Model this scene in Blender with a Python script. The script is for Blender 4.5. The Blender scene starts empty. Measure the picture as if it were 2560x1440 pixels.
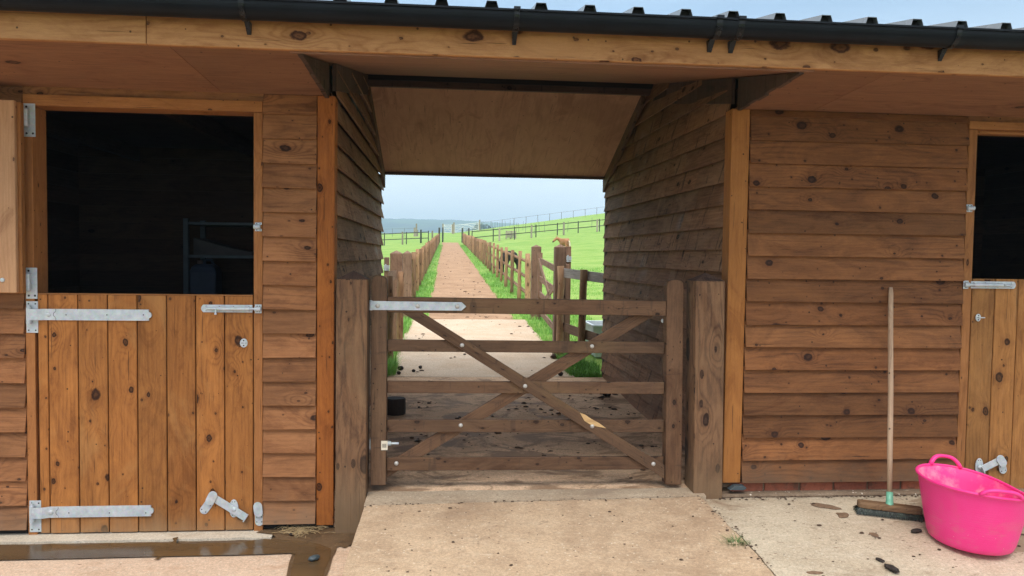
import bpy, math, random
from mathutils import Vector, Matrix, noise as mnoise
random.seed(11)
R=math.radians
S=bpy.context.scene
COL=S.collection
# ------------------------------------------------------------------ camera numbers
F,PW,PH=1880.,2560,1440
YAW,PITCH,ROLL=.0862,.042,.0138
CAM=Vector((0,-4.2,1.33))
FW=Vector((math.sin(YAW)*math.cos(PITCH),math.cos(YAW)*math.cos(PITCH),-math.sin(PITCH)))
_r0=Vector((math.cos(YAW),-math.sin(YAW),0)); _u0=_r0.cross(FW)
RT=_r0*math.cos(ROLL)+_u0*math.sin(ROLL); UP=-_r0*math.sin(ROLL)+_u0*math.cos(ROLL)
def ray(x,y): return FW+RT*((x-PW/2)/F)-UP*((y-PH/2)/F)
def at(x,y,Y=0.):            # the point seen at a measured pixel, on the upright plane at depth Y
    v=ray(x,y); return CAM+v*((Y-CAM.y)/v.y)
def atz(x,y,Z):              # ... on the level plane at height Z
    v=ray(x,y); return CAM+v*((Z-CAM.z)/v.z)

# ------------------------------------------------------------------ object helpers
def tag(o,label=None,cat=None,group=None,kind=None):
    if label: o['label']=label
    if cat: o['category']=cat
    if group: o['group']=group
    if kind: o['kind']=kind
    return o
def thing(name,label,cat,loc,group=None):
    o=bpy.data.objects.new(name,None); COL.objects.link(o)
    o.location=loc; o.empty_display_size=.1
    return tag(o,label,cat,group)
def origin(p):
    while p is not None and p.parent is not None: p=p.parent
    return Vector(p.location) if p is not None else Vector((0,0,0))
def rv(): return random.random()

class MB:
    """collects faces with grain-aligned UVs (metres) and a random value per board"""
    def __init__(s): s.v=[];s.f=[];s.uv=[];s.c=[];s.mi=[]
    def face(s,pts,uvs,c,mi=0):
        n=len(s.v); s.v+= [tuple(p) for p in pts]; s.f.append(tuple(range(n,n+len(pts))))
        s.uv+=list(uvs); s.c+=[c]*len(pts); s.mi.append(mi)
    def mesh(s,verts,faces,uvf,c,mi=0):
        n=len(s.v); s.v+=[tuple(p) for p in verts]
        for fc in faces:
            s.f.append(tuple(i+n for i in fc)); s.uv+=[uvf(verts[i]) for i in fc]; s.c+=[c]*len(fc); s.mi.append(mi)
    def hexa(s,p,c=None,off=None,mi=0,M=None):
        """p: 8 corners; first four one end of the grain, last four the other end (same winding)"""
        p=[Vector(q) for q in p]
        if M is not None: p=[M@q for q in p]
        c=rv() if c is None else c
        ou,ov=off if off else (rv()*40,rv()*40)
        L=((p[4]-p[0]).length+(p[6]-p[2]).length)/2
        per=[0]
        for k in range(4): per.append(per[-1]+(p[(k+1)%4]-p[k]).length)
        n=len(s.v); s.v+=[tuple(q) for q in p]
        def add(ix,uv):
            s.f.append(tuple(n+i for i in ix)); s.uv+=[(a+ou,b+ov) for a,b in uv]; s.c+=[c]*len(ix); s.mi.append(mi)
        for k in range(4):
            a,b=k,(k+1)%4
            add((a,b,b+4,a+4),((0,per[k]),(0,per[k+1]),(L,per[k+1]),(L,per[k])))
        add((3,2,1,0),((.01,per[3]),(.02,per[2]),(.02,per[1]),(.01,0)))
        add((4,5,6,7),((.01,0),(.02,per[1]),(.02,per[2]),(.01,per[3])))
    def box(s,x0,x1,y0,y1,z0,z1,ax='x',M=None,c=None,off=None,mi=0):
        if ax=='x': p=[(x0,y0,z0),(x0,y0,z1),(x0,y1,z1),(x0,y1,z0)]; q=[(x1,a[1],a[2]) for a in p]
        elif ax=='y': p=[(x0,y0,z0),(x1,y0,z0),(x1,y0,z1),(x0,y0,z1)]; q=[(a[0],y1,a[2]) for a in p]
        else: p=[(x0,y0,z0),(x0,y1,z0),(x1,y1,z0),(x1,y0,z0)]; q=[(a[0],a[1],z1) for a in p]
        s.hexa(p+q,c,off,mi,M)
    def plate(s,pts,y0,y1,c=None,mi=0):
        """polygon in XZ (front view, any winding) with a front at y0 and a back at y1"""
        c=rv() if c is None else c
        a=sum(pts[i][0]*pts[(i+1)%len(pts)][1]-pts[(i+1)%len(pts)][0]*pts[i][1] for i in range(len(pts)))
        if a<0: pts=pts[::-1]
        n=len(pts); V=[(x,y0,z) for x,z in pts]+[(x,y1,z) for x,z in pts]
        F=[tuple(range(n)),tuple(range(2*n-1,n-1,-1))]+[(i,i+n,(i+1)%n+n,(i+1)%n) for i in range(n)]
        s.mesh([Vector(q) for q in V],F,lambda q:(q[0],q[2]),c,mi)
    def tube(s,pts,rad,n=10,c=None,mi=0,cap=True,jit=0.,flat=None):
        c=rv() if c is None else c; ou,ov=rv()*40,rv()*40
        pts=[Vector(p) for p in pts]; rad=rad if isinstance(rad,(list,tuple)) else [rad]*len(pts)
        base=len(s.v); u=0; U=[]
        prev=None
        for i,p in enumerate(pts):
            if i: u+=(p-pts[i-1]).length
            U.append(u)
            d=(pts[min(i+1,len(pts)-1)]-pts[max(i-1,0)]).normalized()
            if prev is None:
                a=Vector((0,0,1)) if abs(d.z)<.9 else Vector((0,1,0))
                e1=d.cross(a).normalized()
            else: e1=(prev-d*prev.dot(d)).normalized()
            prev=e1; e2=d.cross(e1)
            for k in range(n):
                t=2*math.pi*k/n; r=rad[i]*(1+jit*(rv()-.5))
                s.v.append(tuple(p+(e1*math.cos(t)+e2*math.sin(t)*(flat or 1))*r))
        rr=max(rad)
        for i in range(len(pts)-1):
            for k in range(n):
                a=base+i*n+k; b=base+i*n+(k+1)%n
                s.f.append((a,b,b+n,a+n))
                w=2*math.pi*rr/n
                s.uv+=[(U[i]+ou,k*w+ov),(U[i]+ou,(k+1)*w+ov),(U[i+1]+ou,(k+1)*w+ov),(U[i+1]+ou,k*w+ov)]
                s.c+=[c]*4; s.mi.append(mi)
        if cap:
            for i,rev in ((0,True),(len(pts)-1,False)):
                ix=[base+i*n+k for k in range(n)]
                if rev: ix=ix[::-1]
                s.f.append(tuple(ix)); s.uv+=[(ou+.01*math.cos(k),ov+.01*math.sin(k)) for k in range(n)]; s.c+=[c]*n; s.mi.append(mi)
    def build(s,name,mat,parent=None,bevel=0.,smooth=False,seg=1,recalc=True):
        o0=origin(parent)
        me=bpy.data.meshes.new(name)
        me.from_pydata([(a-o0.x,b-o0.y,c-o0.z) for a,b,c in s.v],[],s.f)
        uvl=me.uv_layers.new(name='UVMap'); uvl.data.foreach_set('uv',[t for q in s.uv for t in q])
        at_=me.attributes.new('rnd','FLOAT_COLOR','CORNER')
        at_.data.foreach_set('color',[t for q in s.c for t in (q,q,q,1.)])
        for m in (mat if isinstance(mat,(list,tuple)) else [mat]): me.materials.append(m)
        me.polygons.foreach_set('material_index',s.mi)
        if smooth: me.polygons.foreach_set('use_smooth',[True]*len(me.polygons))
        me.update()
        if recalc:
            import bmesh
            b=bmesh.new(); b.from_mesh(me); bmesh.ops.recalc_face_normals(b,faces=b.faces); b.to_mesh(me); b.free()
        o=bpy.data.objects.new(name,me); COL.objects.link(o)
        if parent is not None: o.parent=parent
        if bevel>0:
            m=o.modifiers.new('bev','BEVEL'); m.width=bevel; m.segments=seg; m.limit_method='ANGLE'; m.angle_limit=R(40); m.use_clamp_overlap=True
        return o
def capsule(p,q,w,n=7):
    p=Vector(p);q=Vector(q); d=(q-p).normalized(); e=Vector((-d.y,d.x)); out=[]
    for k in range(n+1):
        t=-math.pi/2+math.pi*k/n; out.append(tuple(q+(d*math.cos(t)+e*math.sin(t))*w/2))
    for k in range(n+1):
        t=math.pi/2+math.pi*k/n; out.append(tuple(p+(d*math.cos(t)+e*math.sin(t))*w/2))
    return out
def disc(c,rx,rz,n=16): return [(c[0]+rx*math.cos(2*math.pi*k/n),c[1]+rz*math.sin(2*math.pi*k/n)) for k in range(n)]
def dome(mb,c,r,h,n=10,nrm=Vector((0,-1,0))):
    """round bolt head bulging along nrm"""
    c=Vector(c); a=Vector((1,0,0)) if abs(nrm.x)<.9 else Vector((0,0,1)); e1=nrm.cross(a).normalized(); e2=nrm.cross(e1)
    V=[];Fc=[]
    for i,(k,hh) in enumerate(((1,0),(.95,.35),(.75,.72),(.4,.95))):
        for j in range(n):
            t=2*math.pi*j/n; V.append(c+(e1*math.cos(t)+e2*math.sin(t))*r*k+nrm*h*hh)
    V.append(c+nrm*h)
    for i in range(3):
        for j in range(n): Fc.append((i*n+j,i*n+(j+1)%n,(i+1)*n+(j+1)%n,(i+1)*n+j))
    for j in range(n): Fc.append((3*n+j,3*n+(j+1)%n,4*n))
    mb.mesh(V,Fc,lambda q:(q[0],q[2]),rv())

# ------------------------------------------------------------------ material helpers
def lin(*c):
    if len(c)==1: c=c[0]
    return tuple(((x/255)/12.92 if x/255<=.04045 else ((x/255+.055)/1.055)**2.4) for x in c)+(1.,)
class NT:
    def __init__(s,name):
        s.m=bpy.data.materials.new(name); s.m.use_nodes=True; s.t=s.m.node_tree; s.t.nodes.clear()
        s.out=s.t.nodes.new('ShaderNodeOutputMaterial'); s.b=s.t.nodes.new('ShaderNodeBsdfPrincipled')
        s.t.links.new(s.b.outputs[0],s.out.inputs[0])
    def n(s,t,**kw):
        x=s.t.nodes.new(t)
        for k,v in kw.items(): setattr(x,k,v)
        return x
    def put(s,sock,v):
        if isinstance(v,bpy.types.NodeSocket): s.t.links.new(v,sock)
        elif v is not None:
            if hasattr(sock.default_value,'__len__') and not hasattr(v,'__len__'): v=[v]*len(sock.default_value)
            if hasattr(v,'__len__') and len(v)==4 and len(sock.default_value)==3: v=v[:3]
            sock.default_value=v
    def math(s,op,a,b=None,c=None,clamp=False):
        x=s.n('ShaderNodeMath',operation=op,use_clamp=clamp); s.put(x.inputs[0],a)
        if b is not None: s.put(x.inputs[1],b)
        if c is not None: s.put(x.inputs[2],c)
        return x.outputs[0]
    def vmul(s,vec,k):
        x=s.n('ShaderNodeVectorMath',operation='MULTIPLY'); s.put(x.inputs[0],vec); s.put(x.inputs[1],k); return x.outputs[0]
    def vadd(s,a,b):
        x=s.n('ShaderNodeVectorMath',operation='ADD'); s.put(x.inputs[0],a); s.put(x.inputs[1],b); return x.outputs[0]
    def noise(s,vec,scale=1.,detail=3.,rough=.55,dist=0.,dims='3D'):
        x=s.n('ShaderNodeTexNoise',noise_dimensions=dims); s.put(x.inputs['Vector'],vec); x.inputs['Scale'].default_value=scale
        x.inputs['Detail'].default_value=detail; x.inputs['Roughness'].default_value=rough; x.inputs['Distortion'].default_value=dist
        return x.outputs[0]
    def voro(s,vec,scale=1.,rand=1.,dims='2D',feat='F1'):
        x=s.n('ShaderNodeTexVoronoi',voronoi_dimensions=dims,feature=feat); s.put(x.inputs['Vector'],vec); x.inputs['Scale'].default_value=scale
        x.inputs['Randomness'].default_value=rand; return x
    def mix(s,f,a,b,mode='MIX'):
        x=s.n('ShaderNodeMix',data_type='RGBA',blend_type=mode); s.put(x.inputs[0],f); s.put(x.inputs[6],a); s.put(x.inputs[7],b); return x.outputs[2]
    def rng(s,v,a,b,c=0.,d=1.,smooth=False):
        x=s.n('ShaderNodeMapRange',interpolation_type='SMOOTHSTEP' if smooth else 'LINEAR'); s.put(x.inputs[0],v)
        for i,k in enumerate((a,b,c,d)): s.put(x.inputs[i+1],k)
        return x.outputs[0]
    def ramp(s,v,stops):
        x=s.n('ShaderNodeValToRGB'); s.put(x.inputs[0],v); e=x.color_ramp.elements
        while len(e)<len(stops): e.new(.5)
        for i,(p,c) in enumerate(stops): e[i].position=p; e[i].color=c if len(c)==4 else tuple(c)+(1,)
        return x.outputs[0]
    def bump(s,h,strength=.3,dist=.002):
        x=s.n('ShaderNodeBump'); s.put(x.inputs['Height'],h); x.inputs['Strength'].default_value=strength; x.inputs['Distance'].default_value=dist
        s.t.links.new(x.outputs[0],s.b.inputs['Normal'])
    def set(s,col=None,rough=None,metal=None,spec=None):
        if col is not None: s.put(s.b.inputs['Base Color'],col)
        if rough is not None: s.put(s.b.inputs['Roughness'],rough)
        if metal is not None: s.put(s.b.inputs['Metallic'],metal)
        if spec is not None: s.put(s.b.inputs['Specular IOR Level'],spec)
        return s.m
    def uv(s): return s.n('ShaderNodeUVMap',uv_map='UVMap').outputs[0]
    def pos(s): return s.n('ShaderNodeNewGeometry').outputs['Position']
    def rnd(s): return s.n('ShaderNodeAttribute',attribute_name='rnd').outputs['Fac']

def wood(name,light,dark,knotc,knots=.5,ksize=.13,kscale=(4.5,6.),rough=.7,var=.35,streak=.6,rings=.35,weather=0.,wcol=None,drip=0.,dripc=None,bump=.35,wet=0.,ringf=55.,base=None,shine=0.,spec=.22,stain=.5,rmin=.15):
    t=NT(name); uv=t.uv(); r=t.rnd()
    warp=t.noise(t.vmul(uv,(14,22,1)),1.,4.,.65,dims='2D'); w0=t.math('SUBTRACT',warp,.5)
    def knot(sc,dens,size,off):
        kv=t.voro(t.vadd(t.vmul(uv,(sc[0],sc[1],1)),(off,off*.7,0)),1.,1.)
        kd=t.math('ADD',kv.outputs['Distance'],t.math('MULTIPLY',w0,.10))
        sep=t.n('ShaderNodeSeparateColor'); t.put(sep.inputs[0],kv.outputs['Color'])
        on=t.math('LESS_THAN',sep.outputs[0],t.rng(t.math('FRACT',t.math('MULTIPLY',r,17.3)),0.,1.,dens*.25,dens*1.6))
        kr=t.math('MULTIPLY',t.math('ADD',t.math('MULTIPLY',t.math('POWER',sep.outputs[1],1.6),.85),.22),size)
        q=t.math('DIVIDE',kd,t.math('ADD',kr,.0001))
        core=t.math('MULTIPLY',t.math('SUBTRACT',1.,t.rng(q,.82,1.12,smooth=True)),on)
        smudge=t.math('MULTIPLY',t.math('SUBTRACT',1.,t.rng(t.math('ADD',q,t.math('MULTIPLY',w0,2.2)),.8,2.9,smooth=True)),on)
        pull=t.math('MULTIPLY',t.math('POWER',2.718,t.math('MULTIPLY',t.math('MULTIPLY',kd,kd),-16.)),on)
        return core,smudge,pull,q
    c1,m1,p1,q1=knot(kscale,knots,ksize,0.)
    c2,m2,_,_q=knot((kscale[0]*2.1,kscale[1]*1.8),knots*.7,ksize*.62,13.7)
    low=t.noise(t.vmul(uv,(.7,5.5,1)),1.,3.,.5,dims='2D')
    su=t.n('ShaderNodeSeparateXYZ'); t.put(su.inputs[0],uv)
    ph=t.math('ADD',t.math('MULTIPLY',su.outputs[1],ringf),t.math('ADD',t.math('MULTIPLY',low,15.),t.math('ADD',t.math('MULTIPLY',p1,6.),t.math('MULTIPLY',w0,1.1))))
    ring=t.math('POWER',t.math('ADD',t.math('MULTIPLY',t.math('SINE',t.math('MULTIPLY',ph,3.1)),.5),.5),2.6)
    rmask=t.rng(t.noise(t.vmul(uv,(1.1,3.,1)),1.,2.,.5,dims='2D'),.38,.66,rmin,1.)
    ring=t.math('MULTIPLY',ring,rmask)
    g1=t.noise(t.vadd(t.vmul(uv,(3.,85,1)),t.vmul(p1,(0,2.,0))),1.,6.,.72,dims='2D')
    g2=t.noise(t.vmul(uv,(26,420,1)),1.,3.,.7,dims='2D')
    g3=t.noise(t.vmul(uv,(60,170,1)),1.,3.,.7,dims='2D')
    blot=t.noise(t.vmul(uv,(2.6,6.5,1)),1.,6.,.66,1.2,dims='2D')
    val=t.math('ADD',t.math('MULTIPLY',t.rng(g1,.25,.75),streak),t.math('ADD',t.math('MULTIPLY',ring,rings),t.math('ADD',t.math('MULTIPLY',t.rng(g2,.25,.75),.28),t.math('MULTIPLY',t.rng(g3,.25,.75),.22))))
    val=t.math('MULTIPLY',val,1./(streak+rings+.5))
    val=t.math('ADD',val,t.math('MULTIPLY',t.math('SUBTRACT',blot,.5),1.1))
    col=t.mix(t.rng(val,.10,.86),light,dark)
    col=t.mix(1.,col,t.rng(r,0.,1.,1.-var,1.+var*.6),'MULTIPLY')
    r2=t.math('FRACT',t.math('MULTIPLY',r,7.31))
    col=t.mix(t.math('MULTIPLY',r2,.35),col,t.mix(1.,col,(1.1,.92,.78,1),'MULTIPLY'))
    # uneven stain soaked into the wood
    sn=t.rng(t.noise(t.vmul(uv,(1.7,4.4,1)),1.,7.,.72,1.,dims='2D'),.53,.70,smooth=True)
    col=t.mix(t.math('MULTIPLY',sn,stain),col,t.mix(1.,col,(.52,.42,.36,1),'MULTIPLY'))
    if weather>0:
        w=t.rng(t.noise(t.vmul(uv,(1.4,2.2,1)),1.,6.,.66,.6,dims='2D'),.5,.68,smooth=True)
        w=t.math('MULTIPLY',t.math('MULTIPLY',w,t.rng(g1,.2,.6,.5,1.)),weather); col=t.mix(w,col,wcol)
    if drip>0:
        dr=t.noise(t.vmul(uv,(17,2.2,1)),1.,4.,.7,dims='2D')
        col=t.mix(t.math('MULTIPLY',t.rng(dr,.6,.69,smooth=True),drip),col,dripc)
    col=t.mix(t.math('MULTIPLY',m1,.34),col,t.mix(1.,col,(.42,.33,.28,1),'MULTIPLY'))
    col=t.mix(t.math('MULTIPLY',m2,.3),col,t.mix(1.,col,(.45,.36,.30,1),'MULTIPLY'))
    col=t.mix(t.math('MULTIPLY',t.math('MAXIMUM',c1,t.math('MULTIPLY',c2,.9)),.93),col,t.mix(t.rng(t.math('SINE',t.math('MULTIPLY',t.math('ADD',q1,t.math('MULTIPLY',w0,1.)),7.)),-1.,1.,0.,.75),t.mix(1.,knotc,(.55,.5,.5,1),'MULTIPLY'),t.mix(.5,knotc,dark)))
    # splits along the grain and nail holes
    sp=t.rng(t.noise(t.vmul(uv,(2.4,120,1)),1.,2.,.5,dims='2D'),.745,.765); col=t.mix(t.math('MULTIPLY',sp,.7),col,(.014,.009,.007,1))
    nv=t.voro(t.vmul(uv,(13,13,1)),1.,1.); ns=t.n('ShaderNodeSeparateColor'); t.put(ns.inputs[0],nv.outputs['Color'])
    pin=t.math('MULTIPLY',t.math('LESS_THAN',nv.outputs['Distance'],t.rng(ns.outputs[1],0,1,.02,.075)),t.math('LESS_THAN',ns.outputs[0],.16))
    col=t.mix(t.math('MULTIPLY',pin,.75),col,(.012,.008,.006,1))
    if base:   # splash dirt near the ground, with a ragged edge
        z0,z1,bc=base; px=t.n('ShaderNodeSeparateXYZ'); t.put(px.inputs[0],t.pos())
        zz=t.math('ADD',px.outputs[2],t.math('MULTIPLY',t.math('SUBTRACT',t.noise(t.vmul(t.pos(),(9,9,3)),1.,4.),.5),.25))
        col=t.mix(t.rng(zz,z0,z1,.75,0.,smooth=True),col,bc)
    h=t.math('ADD',t.math('MULTIPLY',g1,.7),t.math('ADD',t.math('MULTIPLY',ring,-.35),t.math('MULTIPLY',g2,.5)))
    h=t.math('SUBTRACT',h,t.math('ADD',t.math('MULTIPLY',pin,.6),t.math('MULTIPLY',sp,.8)))
    t.bump(h,bump,.003)
    rr=t.math('ADD',t.rng(g1,.2,.8,rough-.1,rough+.14),-wet)
    if shine>0:   # damp patches
        rr=t.math('SUBTRACT',rr,t.math('MULTIPLY',t.rng(t.noise(t.vmul(t.pos(),(1.3,1.3,1.6)),1.,3.),.6,.7,smooth=True),shine))
    return t.set(col,rr,0.,spec)

KN=lin(62,34,28)
M={}
M['clad']=wood('clad_boards',(.265,.112,.041,1),(.098,.040,.017,1),lin(52,32,26),knots=.45,ksize=.15,kscale=(5.2,6.6),var=.36,streak=.5,rings=.4,base=(-.02,.22,(.12,.075,.046,1)))
M['clad_l']=wood('clad_boards_pale',(.335,.150,.062,1),(.150,.063,.026,1),lin(46,28,22),knots=.5,ksize=.13,kscale=(3.4,6.5),var=.26,rings=.6,ringf=42,base=(-.22,.02,(.22,.14,.085,1)))
M['door']=wood('door_planks',(.41,.170,.046,1),(.185,.070,.020,1),lin(46,28,22),knots=.55,ksize=.13,kscale=(3.9,5.4),var=.24,streak=.75,rings=.45,weather=.4,wcol=(.47,.24,.085,1),base=(-.27,-.05,(.30,.19,.10,1)))
M['door_r']=wood('door_planks_right',(.37,.175,.055,1),(.18,.080,.026,1),lin(48,28,20),knots=.6,ksize=.13,kscale=(3.9,5.4),var=.2,streak=.75,rings=.45,weather=.3,wcol=(.44,.24,.10,1))
M['leaf']=wood('planed_door_wood',(.56,.32,.17,1),(.42,.22,.115,1),lin(90,56,40),knots=.35,ksize=.11,kscale=(2.,5.),var=.12)
M['post']=wood('stained_post',(.385,.128,.026,1),(.21,.065,.0155,1),lin(30,14,10),knots=.8,ksize=.17,kscale=(6.,9.),var=.08,streak=.7,rings=.3,weather=.7,wcol=(.14,.04,.013,1))
M['post_r']=wood('stained_post_right',(.42,.185,.052,1),(.27,.110,.031,1),lin(56,28,17),knots=.22,ksize=.08,kscale=(3.,8.),var=.06,streak=.7,rings=.25,weather=.25,wcol=(.26,.10,.03,1))
M['trim']=wood('door_trim',(.39,.170,.058,1),(.235,.095,.031,1),lin(50,27,17),knots=.35,ksize=.09,kscale=(4.,9.),var=.16)
M['fascia']=wood('fascia_board',(.54,.275,.112,1),(.34,.145,.053,1),lin(70,32,22),knots=.72,ksize=.17,kscale=(2.6,4.6),var=.1,streak=.5,rings=.5,ringf=34,weather=.35,wcol=(.30,.14,.06,1))
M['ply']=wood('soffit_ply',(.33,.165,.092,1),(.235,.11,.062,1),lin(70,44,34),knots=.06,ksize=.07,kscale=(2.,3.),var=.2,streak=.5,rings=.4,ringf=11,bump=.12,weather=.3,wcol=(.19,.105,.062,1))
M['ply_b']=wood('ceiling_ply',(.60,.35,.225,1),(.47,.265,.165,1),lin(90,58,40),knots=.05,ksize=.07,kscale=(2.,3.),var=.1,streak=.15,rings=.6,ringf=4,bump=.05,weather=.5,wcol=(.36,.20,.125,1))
M['pass']=wood('rough_sawn_boards',(.36,.195,.108,1),(.165,.085,.049,1),lin(40,28,22),knots=.3,ksize=.13,kscale=(4.,7.),var=.32,streak=.8,rings=.25,drip=.85,dripc=(.045,.028,.021,1),weather=.4,wcol=(.41,.26,.165,1),bump=.6,wet=.0,shine=.30,spec=.16,rough=.72)
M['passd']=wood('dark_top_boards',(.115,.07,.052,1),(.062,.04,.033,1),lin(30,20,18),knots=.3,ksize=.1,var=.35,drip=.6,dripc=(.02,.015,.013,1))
M['gate']=wood('gate_timber',(.185,.106,.060,1),(.088,.049,.030,1),lin(44,32,26),knots=.55,ksize=.11,kscale=(6.,9.),var=.22,streak=.8,rings=.3,weather=.3,wcol=(.235,.15,.07,1),bump=.4,drip=.45,dripc=(.05,.032,.024,1))
M['gpost']=wood('gate_post_timber',(.235,.132,.070,1),(.082,.044,.027,1),lin(50,34,28),knots=.45,ksize=.2,kscale=(2.4,5.5),var=.12,streak=.5,rings=.9,rmin=.4,ringf=22,weather=.25,wcol=(.26,.18,.095,1),bump=.6,base=(-.2,.35,(.19,.13,.075,1)))
M['raw']=wood('raw_splinter',(.70,.48,.23,1),(.54,.33,.15,1),lin(120,80,50),knots=.05,var=.05)
M['pole']=wood('round_pole',(.45,.27,.15,1),(.23,.13,.075,1),lin(60,38,28),knots=.5,ksize=.16,kscale=(4.,10.),var=.4,streak=.8,rings=.3,weather=.3,wcol=(.40,.27,.14,1))
M['sqpost']=wood('field_post_timber',(.31,.195,.135,1),(.16,.098,.07,1),lin(56,40,34),knots=.3,ksize=.12,var=.2,streak=.8,rings=.6,ringf=30)
M['grey']=wood('weathered_rail',(.40,.37,.36,1),(.19,.175,.17,1),lin(60,54,50),knots=.3,ksize=.1,var=.2,streak=1.)
M['fence']=wood('dark_fence_rail',(.07,.075,.055,1),(.03,.035,.026,1),lin(30,30,26),knots=.1,var=.3)
M['palepost']=wood('pale_post',(.40,.36,.28,1),(.24,.21,.16,1),lin(90,80,60),knots=.1,var=.3)
M['broomw']=wood('broom_handle_wood',(.47,.335,.225,1),(.31,.20,.13,1),lin(80,54,40),knots=.12,ksize=.06,kscale=(4,12),var=.05,weather=.4,wcol=(.37,.26,.17,1))
M['broomh']=wood('broom_head_wood',(.24,.15,.08,1),(.09,.055,.034,1),lin(40,28,20),knots=.4,ksize=.12,kscale=(8,12),var=.05,weather=.8,wcol=(.06,.044,.03,1))
M['log']=wood('dark_log',(.055,.036,.027,1),(.022,.015,.012,1),lin(20,14,12),knots=.2,var=.1)
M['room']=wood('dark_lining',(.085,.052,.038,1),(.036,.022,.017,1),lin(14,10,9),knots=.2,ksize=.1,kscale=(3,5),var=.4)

def plain(name,col,rough=.5,metal=0.,nz=.12,scale=20.,spec=.5,bump=0.):
    t=NT(name); n=t.noise(t.pos(),scale,4.,.6)
    c=t.mix(1.,col,t.rng(n,.25,.75,1-nz,1+nz),'MULTIPLY')
    if bump: t.bump(n,bump,.004)
    return t.set(c,t.rng(n,.2,.8,rough-.06,rough+.08),metal,spec)
def galv():
    t=NT('galvanised_steel'); n=t.noise(t.pos(),26.,4.,.6); v=t.voro(t.pos(),90.,1.,'3D')
    c=t.mix(t.rng(n,.3,.7),(.43,.48,.515,1),(.60,.64,.66,1)); c=t.mix(.14,c,v.outputs['Color'],'SOFT_LIGHT')
    st=t.rng(t.noise(t.vmul(t.pos(),(14,14,5)),1.,4.,.65),.6,.72); c=t.mix(t.math('MULTIPLY',st,.45),c,(.42,.37,.30,1))
    t.bump(n,.12,.002)
    return t.set(c,t.rng(n,.25,.75,.38,.58),.25,.5)
M['galv']=galv()
M['bolt']=plain('bolt_head_zinc',(.52,.50,.46,1),.4,.35,.1,60)
M['gutter']=plain('black_gutter',(.006,.008,.011,1),.42,0.,.35,9.,.16)
M['bracket']=plain('gutter_bracket_black',(.006,.007,.009,1),.28,0.,.2,30.,.35)
M['roof']=plain('dark_roof_sheet',(.16,.17,.18,1),.24,.0,.15,4.,.7)
M['darkvoid']=plain('dark_gap',(.012,.010,.009,1),.8,0,.3,8)  # near-black that puts the shade of gaps into the colour
M['socket']=plain('green_plastic',(.16,.42,.29,1),.4,0,.25,30)
M['tag']=plain('paper_tag',(.72,.66,.52,1),.7,0,.06,40)
M['ink']=plain('tag_ink',(.05,.045,.04,1),.7,0,.06,40)
M['hole']=plain('screw_hole',(.03,.03,.03,1),.6,0,.1,40)
M['slate']=plain('slate_scrap',(.055,.075,.085,1),.5,0,.25,40,bump=.4)
M['dung']=plain('dry_dung',(.035,.026,.022,1),.85,0,.5,70,.3,bump=.9)
M['dungb']=plain('brown_dung',(.075,.046,.03,1),.85,0,.5,70,.3,bump=.9)
M['smear']=plain('dung_smear_brown',(.21,.135,.085,1),.9,0.,.35,60.,.2,bump=.6)
M['straw']=plain('straw_stalk',(.34,.24,.12,1),.8,0,.5,14)
M['white']=plain('white_gate_paint',(.80,.81,.80,1),.6,0,.15,6)
M['wire']=plain('fence_wire',(.14,.16,.17,1),.5,.2,.2,4)
M['rack']=plain('rack_blue_steel',(.10,.13,.16,1),.5,.2,.2,10)
M['jerry']=plain('blue_jerrycan',(.05,.075,.13,1),.4,0,.2,10)
M['jerryc']=plain('jerrycan_cap',(.16,.12,.11,1),.5,0,.1,10)
M['sack']=plain('folded_sheet',(.09,.085,.09,1),.8,0,.3,8,bump=.4)

def tubmat():
    t=NT('pink_plastic'); n=t.noise(t.pos(),16.,5.,.65); sp=t.n('ShaderNodeSeparateXYZ'); t.put(sp.inputs[0],t.pos())
    line=t.math('SINE',t.math('MULTIPLY',sp.outputs[2],520.)); band=t.rng(sp.outputs[2],.22,.16)
    c=t.mix(t.rng(n,.35,.7,0,.5),(.90,.036,.255,1),(.92,.07,.31,1))
    d=t.rng(t.noise(t.vmul(t.pos(),(9,9,5)),1.,5.,.7),.56,.74); c=t.mix(t.math('MULTIPLY',d,.28),c,(.70,.16,.19,1))
    sc=t.rng(t.noise(t.vmul(t.pos(),(110,110,60)),1.,2.),.72,.78); low=t.rng(sp.outputs[2],.1,.0)
    c=t.mix(t.math('MULTIPLY',sc,low),c,(.75,.5,.42,1))
    mk=t.math('MULTIPLY',t.rng(t.noise(t.vmul(t.pos(),(4,4,9)),1.,6.,.72),.5,.64,smooth=True),t.rng(sp.outputs[2],.16,-.05)); c=t.mix(t.math('MULTIPLY',mk,.5),c,(.62,.25,.20,1))
    t.bump(t.math('ADD',t.math('MULTIPLY',t.math('MULTIPLY',line,band),.5),t.math('MULTIPLY',n,.5)),.25,.0015)
    t.b.inputs['Subsurface Weight'].default_value=.0
    return t.set(c,t.rng(n,.3,.7,.36,.5),0.,.4)
M['pink']=tubmat()
def tubin():
    t=NT('pink_plastic_dusty'); n=t.noise(t.pos(),7.,5.,.65)
    c=t.mix(t.rng(n,.42,.62,smooth=True),(.90,.05,.27,1),(.88,.27,.40,1))
    k=t.rng(t.noise(t.pos(),75.,3.),.71,.75); c=t.mix(t.math('MULTIPLY',k,.8),c,(.25,.1,.08,1))
    return t.set(c,.55,0.,.35)
M['pinkin']=tubin()

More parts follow.
